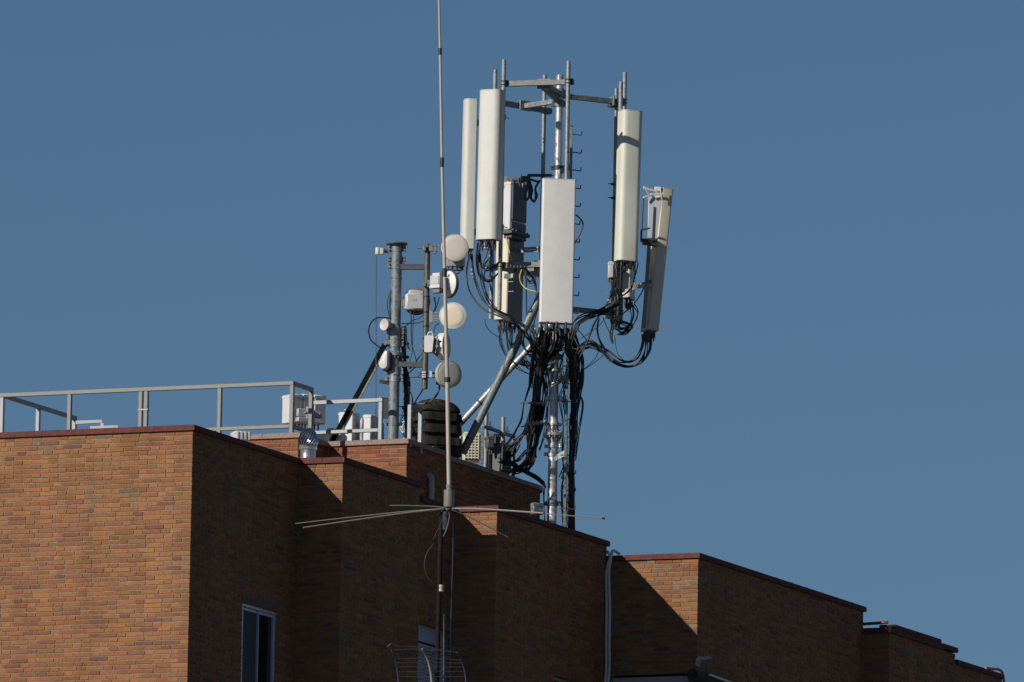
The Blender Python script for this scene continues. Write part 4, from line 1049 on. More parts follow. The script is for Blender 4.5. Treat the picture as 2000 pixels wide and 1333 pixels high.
# D6
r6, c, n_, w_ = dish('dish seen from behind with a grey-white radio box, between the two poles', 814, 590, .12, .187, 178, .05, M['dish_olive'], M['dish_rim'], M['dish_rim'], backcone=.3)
nb, wb = yawdirs(12); cb_ = G(809, 590, -.05)
mb = MB(); mb.box(cb_, wb, nb, ZZ, .125, .07, .115, .02); mb.box(cb_+ZZ*.13+wb*.02, wb, nb, ZZ, .1, .05, .03, .012); mb.build('radio_box', M['unit_white'], r6)
mb = MB(); mb.box(cb_+nb*.071+ZZ*.02+wb*-.02, wb, nb, ZZ, .035, .002, .016, 0); mb.build('white_sticker', M['tape_white'], r6)
mb = MB(); mb.beam(G(784, 593, -.02), G(790, 593, -.02), .06, .08); mb.beam(G(790, 584, -.03), G(790, 604, -.03), .03, .03); mb.build('mounting_bracket', M['galv'], r6)
mb = MB()
for x in (-.05, .03, .07): mb.cyl(cb_+wb*x-ZZ*.11, cb_+wb*x-ZZ*.15, .014, 8)
mb.build('cable_ports', M['dark_steel'], r6)
# small horn and white radome on the left of the grey pole
hr = thing('horn_antenna', 'small round grey horn antenna on the left of the grey pole', 'horn antenna', G(750, 635, -.1))
n_, w_ = yawdirs(-42); c = G(750, 634.5, -.15); mb = MB(); mb.lathe(c, n_, [(.03, -.09), (.06, -.05), (.08, -.015), (.082, 0), (.076, .003), (.05, -.006), (.0, -.012)], 28); mb.build('horn', M['rim'], hr)
mb = MB(); mb.beam(c-n_*.06, Vector((GX, GY, c.z)), .06, .07); mb.cyl(G(760, 627, -.12), G(760, 630, -.12), .02, 8); mb.build('mount', M['unit_mid'], hr)
wr = thing('dome_antenna', 'white rounded antenna shell low on the left of the grey pole', 'antenna', G(751, 705, -.1))
n_, w_ = yawdirs(-25); c = G(752, 704, -.12)
rings = []
for s, dd in ((.9, -.05), (1, -.03), (1, .02), (.9, .04), (.5, .052)):
    ring = []
    for x, y in ((.055, .13), (.01, .13), (-.035, .07), (-.085, -.06), (-.07, -.10), (-.02, -.135), (.03, -.125), (.055, -.09)): ring.append(c+w_*x*s+ZZ*y*s+n_*dd)
    rings.append(ring)
mb = MB(); mb.loft(rings); mb.build('shell', M['unit_white'], wr)
mb = MB(); mb.box(c-n_*.07-ZZ*.02, w_, n_, ZZ, .07, .02, .12, .01); mb.build('back_rim', M['dark_steel'], wr)
mb = MB()
for y in (671, 697, 765, 780): mb.beam(G(788, y, .1), G(799, y+R(-2, 2), .1), .03, .04)
mb.beam(G(790, 640, .12), G(796, 852, .12), .05, .03, X1)
cr_ = mb.build('cable_rail', M['dark_steel']); tag(cr_, 'dark vertical cable rail just right of the thick grey pole', 'cable rail')
for px, py, mtc in ((792, 680, 'galv_light'), (797, 679, 'galv_light')):
    pass
for x_, wd in ((792.5, 'nearer to'), (798, 'farther from')):
    mb = MB(); mb.box(G(x_, 679, .05), X1, Y1, ZZ, .012, .01, .022, .004)
    tag(mb.build('cable_clip', M['unit_white']), 'small white cable clip, the one '+wd+' the grey pole flange', 'clip', 'cable clips by the grey pole')

# ------------------------------------------------------------------ cables
def bundle(label, loc, runs, name='cable_bundle', cat='cables', group='black cable bundles'):
    """runs: (points[(px,py,dy)], count, radius, spread, material)"""
    root = thing(name, label, cat, loc, group)
    for pts, cnt, r, spread, mt_ in runs:
        if cnt >= 3: cnt = int(cnt*1.2); r *= .76; spread *= 1.55
        for k in range(cnt):
            pp = []
            ox, oy, oz = R(-1, 1), R(-1, 1), R(-1, 1)
            for i, (x, y, dy) in enumerate(pts):
                q_ = P(x, y, dy); jx = .5*ox+.6*R(-1, 1); jz = .5*oz+.6*R(-1, 1)
                pp.append(q_+Vector((jx*spread, (.5*oy+.5*R(-1, 1))*spread*.8, jz*spread)))
            sp_ = spline(pp, 7); mb = MB(); mb.tube(sp_, r*R(.85, 1.12), 7); mb.build('cable', M['cable_grey' if mt_ == 'cable' and random.random() < .35 else mt_], root)  # random greyer cables stand in for highlights on the black ones
            PATHS.append((root.name, sp_, r))
    return root
PATHS = []
def bands(root, items):
    """coloured tape rings wrapped round whichever cable of the bundle passes nearest"""
    for x, y, dy, mt_, r in items:
        p = P(x, y, dy); best = None
        for nm, sp_, rc in PATHS:
            if nm != root.name: continue
            for i in range(1, len(sp_)-1):
                d_ = (sp_[i]-p).length+abs(sp_[i].x-p.x)
                if best is None or d_ < best[0]: best = (d_, sp_[i], (sp_[i+1]-sp_[i-1]).normalized(), rc)
        _, c, t, rc = best; off = t*((p-c).dot(t)); off = off if off.length < .05 else t*0
        mb = MB(); mb.cyl(c+off-t*.012, c+off+t*.012, rc*1.22, 8); mb.build('tape_band', M[mt_], root)
CBR = .0125
bundle('fat loops of black cable swinging from the tilted right-hand panel back to the mast', P(1200, 680, 0), [
    ([(1256, 653, -.1), (1254, 680, -.1), (1240, 703, -.05), (1215, 706, .0), (1185, 686, .1), (1155, 670, 0), (1133, 684, -.05), (1118, 715, -.05), (1116, 780, -.05)], 4, CBR, .022, 'cable'),
    ([(1264, 653, -.1), (1262, 690, -.1), (1245, 712, -.05), (1212, 713, .0), (1185, 693, .1), (1155, 677, 0), (1128, 694, -.05), (1120, 740, -.05), (1118, 800, -.05)], 4, CBR, .022, 'cable'),
    ([(1271, 653, -.1), (1269, 685, -.1), (1250, 708, -.05), (1222, 716, .0), (1192, 704, .1), (1162, 672, 0), (1142, 668, 0), (1126, 690, -.05), (1121, 730, -.05)], 2, CBR, .02, 'cable_grey')])
bb = bundle('black cables bunched from the right headframe along its lower arm to the mast', P(1150, 615, 0), [
    ([(1206, 590, .0), (1190, 600, .0), (1165, 612, -.05), (1140, 622, -.1), (1122, 640, -.12), (1114, 680, -.1), (1116, 740, -.05)], 11, .012, .035, 'cable'),
    ([(1206, 516, -.2), (1202, 545, -.1), (1196, 575, 0), (1180, 605, .0), (1160, 630, -.05), (1145, 670, -.1), (1130, 700, -.1)], 2, .01, .03, 'cable'),
    ([(1208, 516, -.3), (1206, 560, -.25), (1208, 585, -.1), (1190, 598, .0)], 4, .012, .03, 'cable'),
    ([(1244, 516, -.3), (1240, 540, -.2), (1232, 562, -.1), (1212, 580, -.1), (1196, 592, .0)], 3, .011, .02, 'cable'),
    ([(1168, 620, -.05), (1165, 645, 0), (1172, 668, .05), (1182, 684, .08)], 3, .011, .018, 'cable')])
bands(bb, [(1202, 527, -.27, 'tape_white', .016), (1205, 532, -.27, 'tape_white', .016), (1206, 538, -.27, 'tape_green', .016), (1202, 545, -.26, 'tape_red', .016), (1242, 532, -.26, 'tape_white', .015),
           (1240, 540, -.22, 'tape_white', .015), (1237, 547, -.2, 'tape_green', .015), (1231, 563, -.12, 'tape_yellow', .015), (1181, 583, .02, 'tape_yellow', .013), (1206, 521, -.27, 'tape_red', .016)])
bundle('coil of black cable looping under the short grey-green panel foot', P(1225, 630, .2), [
    ([(1236, 592, .3), (1240, 612, .3), (1232, 636, .2), (1214, 646, .1), (1203, 640, .05), (1214, 630, .1), (1232, 640, .2), (1220, 650, .2), (1204, 652, .1)], 4, .010, .03, 'cable'),
    ([(1232, 590, .3), (1236, 615, .3), (1226, 640, .2), (1205, 634, .05), (1196, 628, .05), (1200, 642, .05), (1215, 644, .1)], 3, .010, .03, 'cable'),
    ([(1240, 592, .3), (1250, 578, .0), (1258, 562, -.15)], 1, .010, .01, 'cable'),
    ([(1236, 595, .3), (1226, 606, .2), (1212, 614, .1)], 3, .009, .02, 'cable'),
    ([(1197, 640, .05), (1194, 658, .05), (1197, 672, .05)], 3, .013, .02, 'cable_grey'),
    ([(1200, 655, .05), (1206, 690, .05), (1222, 708, .1)], 1, .006, .0, 'cable')])
bl = bundle('bundle of black cables sweeping from the two left panels down to the mast', P(960, 600, -.6), [
    ([(917, 495, .1), (912, 530, 0), (913, 560, -.1), (926, 585, -.2), (948, 606, -.3), (985, 622, -.4), (1020, 645, -.4), (1045, 680, -.2), (1050, 740, -.1), (1040, 810, -.1)], 3, .011, .018, 'cable'),
    ([(923, 495, .1), (926, 535, 0), (942, 580, -.1), (965, 605, -.2), (1000, 625, -.3), (1030, 655, -.2), (1052, 700, -.1)], 3, .011, .018, 'cable'),
    ([(934, 476, -1.0), (931, 510, -.9), (938, 540, -.8), (955, 549, -.7), (968, 540, -.6), (985, 525, -.5), (1003, 519, -.4)], 2, .012, .015, 'cable'),
    ([(936, 476, -1.0), (935, 505, -.9), (945, 520, -.8), (960, 520, -.8), (975, 512, -.6)], 3, .011, .02, 'cable'),
    ([(958, 476, -1.0), (955, 500, -.9), (944, 520, -.85), (950, 527, -.8), (968, 522, -.7), (988, 516, -.5)], 3, .011, .02, 'cable'),
    ([(960, 480, -1.0), (958, 505, -.9), (948, 530, -.85), (946, 545, -.8), (958, 550, -.8), (966, 543, -.7)], 2, .010, .015, 'cable'),
    ([(937, 500, -.9), (942, 550, -.8), (956, 590, -.6), (975, 610, -.5), (1000, 622, -.4), (1028, 640, -.3)], 3, .010, .02, 'cable_grey')])
bands(bl, [(907, 527, .05, 'tape_white', .015), (909, 534, .0, 'tape_white', .015), (910, 541, 0, 'tape_green', .016), (912, 546, 0, 'tape_yellow', .016), (915, 524, .05, 'tape_red', .015), (919, 528, .02, 'tape_white', .015), (922, 536, 0, 'tape_white', .015),
           (923, 543, 0, 'tape_green', .014), (931, 502, -.9, 'tape_white', .016), (931, 508, -.9, 'tape_white', .016), (932, 515, -.88, 'tape_green', .017), (934, 494, -.92, 'tape_red', .017), (956, 500, -.9, 'tape_white', .018), (960, 503, -.9, 'tape_white', .018),
           (958, 508, -.9, 'tape_white', .018), (955, 515, -.88, 'tape_green', .02), (952, 522, -.85, 'tape_green', .016), (952, 524, -.85, 'tape_yellow', .017), (917, 541, .0, 'tape_green', .014)])
bundle('black cables hanging in loops from the foot of the shaded cream panel', P(990, 680, .5), [
    ([(979, 636, 1.1), (978, 665, .8), (990, 695, .5), (1006, 716, .2), (1030, 728, .0), (1046, 730, 0)], 3, .010, .018, 'cable'),
    ([(990, 636, 1.1), (990, 660, .8), (998, 690, .5), (1012, 708, .3), (1036, 716, .1)], 4, .010, .02, 'cable'),
    ([(1001, 638, 1.1), (1000, 665, .8), (1000, 690, .5), (1010, 700, .4), (1034, 706, .1)], 3, .010, .018, 'cable'),
    ([(1012, 636, 1.1), (1018, 665, .8), (1030, 690, .3), (1046, 700, .1)], 4, .010, .018, 'cable')])
bp = bundle('dense knot of black cables under the wide middle panel', P(1070, 660, -.9), [
    ([(1062, 645, -1.3), (1060, 668, -1.0), (1056, 690, -.5), (1052, 720, -.2), (1046, 770, -.1)], 7, .011, .022, 'cable'),
    ([(1074, 645, -1.3), (1072, 668, -1.0), (1064, 694, -.5), (1058, 715, -.2), (1050, 770, -.1)], 7, .011, .025, 'cable'),
    ([(1088, 648, -1.3), (1090, 662, -1.1), (1080, 685, -.6), (1064, 700, -.3), (1056, 740, -.1)], 5, .011, .02, 'cable'),
    ([(1098, 648, -1.3), (1098, 668, -1.1), (1094, 684, -.7), (1076, 695, -.4), (1060, 720, -.2)], 5, .012, .02, 'cable'),
    ([(1108, 645, -1.3), (1110, 668, -1.0), (1116, 690, -.4), (1120, 730, -.1)], 5, .011, .022, 'cable'),
    ([(1028, 650, -.5), (1040, 668, -.5), (1058, 690, -.4), (1066, 700, -.3)], 6, .012, .03, 'cable'),
    ([(1040, 640, -.3), (1046, 670, -.3), (1052, 700, -.2), (1056, 730, -.1)], 6, .012, .03, 'cable'),
    ([(1024, 652, -.6), (1022, 670, -.6), (1028, 685, -.6), (1040, 686, -.5)], 2, .013, .012, 'cable'),
    ([(1028, 690, -.2), (1050, 690, -.3), (1074, 692, -.3), (1094, 684, -.2)], 3, .014, .02, 'cable')])
bundle('second layer of black cables hanging in front of the mast below the middle panel', P(1075, 665, -1.2), [
    ([(1058, 640, -1.35), (1052, 664, -1.1), (1044, 690, -.7), (1040, 720, -.4), (1034, 760, -.2)], 5, .0125, .03, 'cable'),
    ([(1068, 640, -1.35), (1066, 670, -1.1), (1058, 700, -.6), (1054, 740, -.3)], 6, .0125, .03, 'cable'),
    ([(1080, 640, -1.35), (1078, 672, -1.1), (1066, 696, -.6), (1054, 720, -.3)], 5, .0125, .03, 'cable'),
    ([(1094, 640, -1.35), (1096, 670, -1.1), (1084, 692, -.6), (1064, 704, -.4), (1048, 730, -.2)], 4, .0125, .03, 'cable'),
    ([(1104, 640, -1.35), (1104, 668, -1.1), (1108, 690, -.5), (1118, 715, -.2), (1122, 760, -.1)], 5, .0125, .025, 'cable'),
    ([(1036, 656, -.5), (1048, 690, -.5), (1060, 706, -.4), (1058, 740, -.2)], 5, .013, .04, 'cable'),
    ([(1044, 668, -.5), (1060, 684, -.5), (1080, 688, -.5), (1102, 676, -.5), (1114, 668, -.3)], 3, .012, .03, 'cable'),
    ([(1020, 700, -.1), (1034, 716, -.1), (1052, 722, -.1), (1070, 712, -.1)], 4, .011, .035, 'cable'),
    ([(1104, 690, .1), (1098, 720, .1), (1102, 750, .1), (1096, 780, .1), (1104, 830, .1), (1098, 880, .1), (1106, 930, .1)], 3, .009, .03, 'cable'),
    ([(1074, 730, .12), (1072, 790, .12), (1066, 840, .1), (1054, 880, -.05)], 3, .009, .02, 'cable')])
bands(bp, [(1071, 660, -1.3, 'tape_white', .014), (1069, 664, -1.3, 'tape_red', .014), (1068, 670, -1.2, 'tape_green', .014), (1056, 664, -1.2, 'tape_red', .014), (1057, 668, -1.2, 'tape_yellow', .014), (1089, 650, -1.35, 'tape_white', .016), (1089, 654, -1.35, 'tape_yellow', .018),
           (1095, 651, -1.35, 'tape_yellow', .02), (1095, 656, -1.35, 'tape_white', .018), (1104, 654, -1.3, 'tape_red', .015), (1109, 654, -1.3, 'tape_red', .014), (1103, 658, -1.3, 'tape_yellow', .014), (1109, 661, -1.3, 'tape_white', .014), (1073, 664, -1.3, 'tape_red', .014),
           (1073, 671, -1.2, 'tape_yellow', .016), (1055, 674, -1.2, 'tape_yellow', .015), (1072, 667, -1.25, 'tape_white', .015), (1066, 666, -1.25, 'tape_green', .014), (1038, 716, -.2, 'tape_blue', .014), (1044, 640, -.4, 'tape_white', .013)])
bundle('thick black cable bundle running down the left of the mast and onto the roof', P(1045, 820, 0.36), [
    ([(1054, 700, -0.10), (1052, 760, 0.12), (1040, 800, 0.28), (1028, 840, 0.44), (1012, 862, 0.53), (998, 880, 0.60), (985, 892, 0.65)], 10, .0115, .04, 'cable'),
    ([(1058, 690, -0.10), (1052, 750, 0.08), (1046, 800, 0.28), (1038, 850, 0.48), (1034, 890, 0.64), (1022, 912, 0.73), (1002, 922, 0.77)], 14, .0115, .045, 'cable'),
    ([(1050, 700, -0.10), (1036, 750, 0.08), (1024, 790, 0.24), (1018, 820, 0.36), (1004, 850, 0.48), (990, 870, 0.56)], 4, .010, .012, 'cable'),
    ([(1058, 720, -0.04), (1064, 760, 0.12), (1060, 800, 0.28), (1050, 850, 0.48), (1040, 900, 0.68), (1026, 920, 0.76)], 7, .0115, .03, 'cable'),
    ([(1066, 720, -0.04), (1074, 760, 0.12), (1066, 810, 0.32), (1052, 850, 0.48), (1038, 885, 0.62)], 3, .010, .015, 'cable'),
    ([(1052, 780, 0.20), (1048, 820, 0.36), (1044, 860, 0.52), (1040, 895, 0.66)], 7, .0115, .05, 'cable'),
    ([(1030, 882, 0.61), (1010, 900, 0.68), (990, 905, 0.70), (975, 903, 0.69)], 5, .011, .025, 'cable'),
    ([(995, 905, 0.70), (1020, 918, 0.75), (1045, 930, 0.80), (1062, 946, 0.85)], 6, .012, .02, 'cable'),
    ([(1005, 905, 0.70), (1030, 922, 0.77), (1055, 938, 0.83), (1066, 950, 0.85)], 4, .010, .02, 'cable_grey'),
    ([(1015, 870, 0.56), (1005, 888, 0.63), (990, 896, 0.66), (978, 898, 0.67)], 3, .010, .025, 'cable')])
bundle('black cable bundle strapped along the step rail right of the mast', P(1118, 850, 0), [
    ([(1112, 660, -.05), (1124, 700, -.02), (1124, 760, -.02), (1119, 820, -.02), (1116, 880, -.02), (1115, 950, -.02), (1114, 1062, -.02)], 16, .0115, .036, 'cable'),
    ([(1118, 650, -.05), (1134, 700, -.0), (1134, 740, -.0), (1128, 780, -.0), (1122, 840, -.0), (1118, 900, -.0), (1118, 1062, .0)], 11, .0115, .03, 'cable'),
    ([(1128, 772, .0), (1136, 780, .0), (1137, 800, 0), (1130, 850, 0), (1124, 900, 0)], 3, .009, .012, 'cable'),
    ([(1112, 700, -.05), (1106, 760, .05), (1108, 840, .08), (1104, 920, .08), (1098, 960, .06), (1106, 1060, .05)], 4, .010, .03, 'cable_grey'),
    ([(1098, 935, .05), (1106, 910, .05), (1112, 950, .05), (1106, 990, .05), (1116, 1062, .05)], 4, .009, .03, 'cable'),
    ([(1062, 946, -.2), (1062, 990, -.1), (1068, 1062, -.1)], 3, .010, .015, 'cable')])
bundle('dark looped straps hanging beside the tall radio unit', P(1030, 360, .8), [
    ([(1031, 350, .8), (1028, 372, .78), (1024, 384, .78), (1028, 391, .78), (1033, 384, .78), (1033, 365, .8), (1031, 350, .82)], 2, .016, .006, 'cable_grey'),
    ([(1033, 350, .85), (1038, 372, .85), (1036, 386, .85), (1042, 393, .85), (1047, 384, .85), (1046, 368, .85), (1053, 354, .9)], 3, .018, .01, 'cable_grey')], 'cable_strap', 'straps', None)
bundle('single black loop of cable right of the wide middle panel', P(1130, 440, -.6), [
    ([(1118, 417, -.9), (1130, 424, -.8), (1138, 437, -.7), (1134, 455, -.7), (1124, 472, -.7), (1118, 482, -.8)], 2, .011, .008, 'cable')], 'cable_loop', 'cable', None)
bundle('bundle of black cable looping near the lower front beam beside the middle panel', P(1035, 540, .2), [
    ([(1020, 520, -.2), (1030, 535, -.1), (1038, 545, .0), (1045, 560, .1), (1046, 600, .1), (1040, 640, .1)], 4, .010, .02, 'cable'),
    ([(1024, 530, .2), (1028, 545, .2), (1036, 552, .2), (1044, 545, .2), (1038, 534, .2), (1030, 540, .2)], 4, .010, .02, 'cable'),
    ([(1028, 545, .2), (1028, 580, .2), (1030, 620, .2), (1036, 650, .1)], 2, .010, .008, 'cable')])
bundle('yellow earth wire dangling below the tall radio unit', P(990, 480, .6), [([(989, 462, .7), (992, 480, .7), (996, 496, .65), (1000, 508, .6)], 1, .009, 0, 'yellow')], 'earth_wire', 'wire', None)
bundle('yellow earth wire curving from the lower front beam to the mast', P(1025, 555, .3), [([(1019, 527, .2), (1015, 542, .2), (1020, 557, .2), (1032, 566, .15), (1048, 570, .1)], 1, .009, 0, 'yellow')], 'earth_wire', 'wire', None)
bundle('thin black wire drooping from the lowest left pipe end', P(960, 645, .3), [([(947, 624, .31), (949, 635, .35), (960, 650, .5), (982, 664, .8)], 1, .005, 0, 'cable')], 'thin_wire', 'wire', None)
bundle('thin dark wires criss-crossing between the mast and the right headframe', P(1150, 660, 0), [
    ([(1122, 637, -.1), (1134, 650, 0), (1148, 668, 0)], 1, .006, 0, 'cable'), ([(1134, 662, -.1), (1150, 652, 0), (1168, 638, 0), (1180, 625, 0)], 1, .005, 0, 'cable'),
    ([(1138, 724, -.05), (1160, 704, 0), (1170, 685, .05)], 1, .005, 0, 'cable'), ([(1138, 724, -.05), (1155, 713, 0), (1172, 700, .05), (1180, 692, .1)], 1, .005, 0, 'cable'),
    ([(1178, 622, 0), (1190, 650, 0), (1196, 668, 0)], 1, .006, 0, 'cable'), ([(1090, 720, -.1), (1102, 764, 0), (1102, 800, 0)], 1, .005, 0, 'cable_grey')], 'thin_wire', 'wires', None)
# cables round the grey pole
def gb(label, loc, runs, name='cable_bundle', cat='cables', group='black cable bundles'):
    root = thing(name, label, cat, loc, group)
    for pts, cnt, r, spread, mt_ in runs:
        for k in range(cnt):
            pp = [G(x, y, dy)+Vector((R(-1, 1), R(-1, 1)*.8, R(-1, 1)))*spread for x, y, dy in pts]
            mb = MB(); mb.tube(spline(pp, 7), r*R(.9, 1.1), 7); mb.build('cable', M[mt_], root)
    return root
gb('black cable bundle down the right side of the thick grey pole', G(790, 750, .1), [
    ([(784, 655, .05), (790, 690, .08), (792, 740, .1), (794, 800, .12), (796, 856, .15)], 9, .012, .028, 'cable'),
    ([(786, 700, .05), (798, 745, .08), (797, 770, .1), (796, 830, .12), (800, 858, .15)], 6, .012, .02, 'cable'),
    ([(796, 760, .1), (804, 772, .1), (806, 790, .1), (800, 812, .12)], 2, .007, .01, 'cable'),
    ([(790, 800, .12), (800, 815, .15), (806, 838, .2), (812, 856, .25)], 5, .008, .04, 'cable')])
gb('thin black cables strung between the two poles', G(805, 660, 0), [
    ([(784, 632, 0), (800, 632, -.02), (820, 630, -.05), (833, 622, -.1), (850, 606, -.15), (858, 580, -.2)], 1, .008, 0, 'cable'),
    ([(784, 640, 0), (794, 636, 0), (806, 626, 0), (818, 622, -.05), (830, 614, -.1)], 1, .008, 0, 'cable'),
    ([(803, 612, -.05), (803, 640, 0), (804, 670, 0), (809, 690, 0), (813, 705, 0)], 1, .007, 0, 'cable'),
    ([(808, 612, -.05), (806, 650, 0), (805, 685, 0), (801, 706, 0)], 1, .006, 0, 'cable'),
    ([(785, 642, 0), (793, 640, 0), (794, 660, 0), (796, 676, 0), (801, 684, 0)], 1, .008, 0, 'cable'),
    ([(829, 685, -.1), (818, 700, -.05), (812, 708, 0), (800, 722, .05)], 2, .007, .01, 'cable'),
    ([(830, 692, -.1), (818, 712, -.05), (806, 722, 0), (797, 730, .05)], 2, .007, .01, 'cable'),
    ([(835, 712, -.15), (828, 724, -.1), (816, 736, -.05), (798, 738, .05)], 1, .008, 0, 'cable'),
    ([(846, 652, -.2), (850, 638, -.2), (858, 632, -.2)], 1, .008, 0, 'cable'),
    ([(848, 580, -.25), (850, 600, -.2), (840, 620, -.15)], 2, .008, .006, 'cable')], 'thin_wire', 'wires', None)
gb('black cable bowing out in a wide loop left of the grey pole', G(722, 650, 0), [
    ([(763, 622, -.05), (750, 621, -.05), (735, 622, -.05), (724, 632, -.05), (720, 648, -.05), (725, 665, -.05), (742, 680, -.05)], 1, .0095, 0, 'cable')], 'cable_loop', 'cable', None)
gb('thin black cables bulging slightly on the left edge of the grey pole', G(760, 590, 0), [
    ([(766, 562, -.03), (758, 585, -.03), (757, 605, -.03), (763, 624, -.03)], 1, .007, .004, 'cable'), ([(767, 562, -.03), (762, 585, -.03), (761, 605, -.03), (764, 624, -.03)], 2, .007, .004, 'cable')], 'thin_wire', 'wires', None)
gb('grey cable arching from the lowest dish down to the roof', G(850, 770, 0), [
    ([(859, 752, 0), (856, 766, 0), (846, 780, .05), (830, 789, .1), (812, 789, .15), (802, 792, .15)], 1, .014, 0, 'cable_grey'),
    ([(826, 760, -.1), (822, 768, -.05), (814, 780, 0), (806, 796, .1)], 1, .009, 0, 'cable')], 'cable_loop', 'cable', None)
gb('black cable tails under the topmost dish', G(885, 525, -.1), [
    ([(884, 518, -.1), (882, 526, -.1), (876, 528, -.1), (862, 532, -.1)], 1, .008, 0, 'cable'),
    ([(904, 520, -.1), (900, 528, -.1), (890, 528, -.1), (882, 531, -.1)], 2, .007, .006, 'cable'),
    ([(898, 530, -.1), (896, 534, -.1), (889, 535, -.1), (884, 533, -.1)], 1, .008, 0, 'cable')], 'cable_tail', 'cables', None)
gb('tangle of thin cables behind the railing at the foot of the grey pole', G(792, 830, .5), [
    ([(786, 790, .4), (800, 800, .45), (790, 820, .5), (806, 835, .5), (794, 850, .5)], 5, .006, .06, 'cable'),
    ([(782, 812, .4), (794, 806, .45), (806, 812, .5), (812, 800, .5)], 4, .006, .05, 'cable'),
    ([(788, 826, .4), (786, 838, .4), (792, 846, .4), (788, 856, .4)], 4, .007, .04, 'pvc'),
    ([(798, 828, .4), (800, 840, .4), (796, 856, .4)], 3, .007, .03, 'pvc')], 'cable_bundle', 'cables', None)

# ------------------------------------------------------------------ whip antenna on the nearer roof
YW = 120.0
def Wp(px, py, dy=0.0): return at(px, py, YW+dy)
hub = Wp(876.5, 992)
W = thing('whip_antenna', 'very tall thin whip antenna with drooping rods at its foot', 'whip antenna', Wp(876.5, 1000))
pts = [(877, 952), (873.5, 742), (868.5, 533), (863.3, 320), (859.6, 101), (857.4, 0), (854.5, -150), (852.5, -330)]; rs_ = [.023, .022, .0185, .0155, .0135, .012, .0095, .008]
for i in range(len(pts)-1):
    mb = MB(); mb.tube([Wp(*pts[i]), Wp(*pts[i+1])], 0, 14, True, [rs_[i]*.98, rs_[i+1]]); mb.build('whip_section', M['whip'], W)
for i, L_ in ((1, 9), (2, 16), (3, 13), (4, 13)):
    x, y = pts[i]; mb = MB(); mb.tube([Wp(x+.25, y-L_*.5+(-5 if i == 3 else 0)), Wp(x, y+L_*.5)], rs_[i]*(1.32 if i != 1 else 1.5), 14); mb.build('joint_sleeve', M['rubber'], W)
mb = MB(); a = Wp(876.5, 990); b = Wp(877.2, 958); ax_ = (b-a).normalized(); H_ = (b-a).length
mb.lathe(a, ax_, [(.03, -.012), (.052, -.005), (.055, .01), (.055, H_-.012), (.058, H_-.01), (.058, H_), (.03, H_+.004), (.03, H_+.03), (.034, H_+.034), (.034, H_+.055), (.026, H_+.06)], 28); mb.build('coil_housing', M['olive'], W)
mb = MB(); mb.lathe(hub, ZZ, [(.03, -.03), (.062, -.03), (.062, -.012), (.03, -.01)], 20)
for k in range(8):
    a = 2*math.pi*k/8; d_ = Vector((math.cos(a), math.sin(a), 0)); mb.cyl(hub+d_*.05-ZZ*.02, hub+d_*.085-ZZ*.022, .011, 8)
mb.build('hub', M['dark_steel'], W)
def rod(tip, dy, r0=.0085, r1=.006, mid=None, mt_='rod'):
    t = Wp(*tip, dy); d = (t-hub).normalized(); s = hub+d*.05-ZZ*.005; m_ = s.lerp(t, .5)+ZZ*.010
    mb = MB(); c_ = spline([s, s.lerp(t, .25)+ZZ*.011, m_, s.lerp(t, .75)+ZZ*.006, t], 5); n_ = len(c_)
    mb.tube(c_, 0, 8, True, [r0+(r1-r0)*i/(n_-1) for i in range(n_)]); mb.build('radial_rod', M[mt_], W)
rod((592, 1031), -.55, .0075, .006); rod((577, 1023), .25, .0052, .0042, None, 'rod_dim'); rod((762, 987.5), 1.55, .007, .006, None, 'wire_grey'); rod((1180, 1013), .15, .0065, .005); rod((1062, 1002.5), -.9, .0065, .006); rod((993, 1050), -1.7, .006, .005, None, 'dark_steel'); rod((846, 1054), -1.75, .0045, .003, None, 'wire_grey')
mb = MB(); mb.tube([Wp(1058, 1002, .05), Wp(1064, 1002.6, .05)], .012, 8); mb.tube([Wp(1176, 1012.7, .15), Wp(1182, 1013.2, .15)], .011, 8); mb.build('rod_tip', M['rubber'], W)
mb = MB(); mb.beam(Wp(869, 998, .02), Wp(868.5, 1036, .02), .06, .045, X1); mb.beam(Wp(862, 1000, .02), Wp(876, 998, .02), .05, .02); mb.build('mast_bracket', M['dark_steel'], W)
mb = MB(); mb.tube(spline([Wp(877, 1000, -.03), Wp(878, 1010, -.03), Wp(873, 1032, -.03), Wp(866, 1048, -.03)], 5), .007, 8); mb.build('feed_cable', M['cable_grey'], W)
ZROOF = Wp(860, 1460).z
SP = thing('antenna_pole', 'rusty brown pole carrying the whip antenna, wrapped with pale tape', 'pole', Vector((Wp(860, 1333).x, YW+.02, ZROOF-.05)))
tp = Wp(862, 1001, .02); bx = Vector((tp.x-.02, YW+.02, ZROOF-.05)); mb = MB(); mb.cyl(bx, tp, .026, 18); mb.build('pole', M['rust'], SP)
mb = MB()
for y in (1146, 1153): mb.lathe(Wp(860.6, y, .02), ZZ, [(.025, -.017), (.0305, -.015), (.0315, .0), (.0305, .015), (.025, .017)], 16)
mb.build('tape_wrap', M['tape_white'], SP)
mb = MB(); mb.cyl(bx+ZZ*.0, bx+ZZ*.05, .12, 16); mb.build('foot_plate', M['rust'], SP)
mb = MB(); mb.tube([Wp(885.5, 995, .1), Wp(884, 1080, .1), Wp(880.5, 1200, .1), Wp(878.5, 1400, .1), Vector((Wp(878, 1400).x, YW+.1, ZROOF))], .0065, 6); tag(mb.build('hanging_cable', M['wire_grey']), 'pale thin cable hanging straight down beside the rusty pole', 'cable')
mb = MB(); mb.tube(spline([Wp(856, 1056, .02), Wp(844, 1066, .0), Wp(832, 1085, .0), Wp(829, 1108, .0), Wp(835, 1128, .0), Wp(846, 1138, .0), Wp(857, 1138, .02)], 6), .0035, 6)
tag(mb.build('cable_loop', M['cable']), 'dark thin cable looping out left of the rusty pole', 'cable')
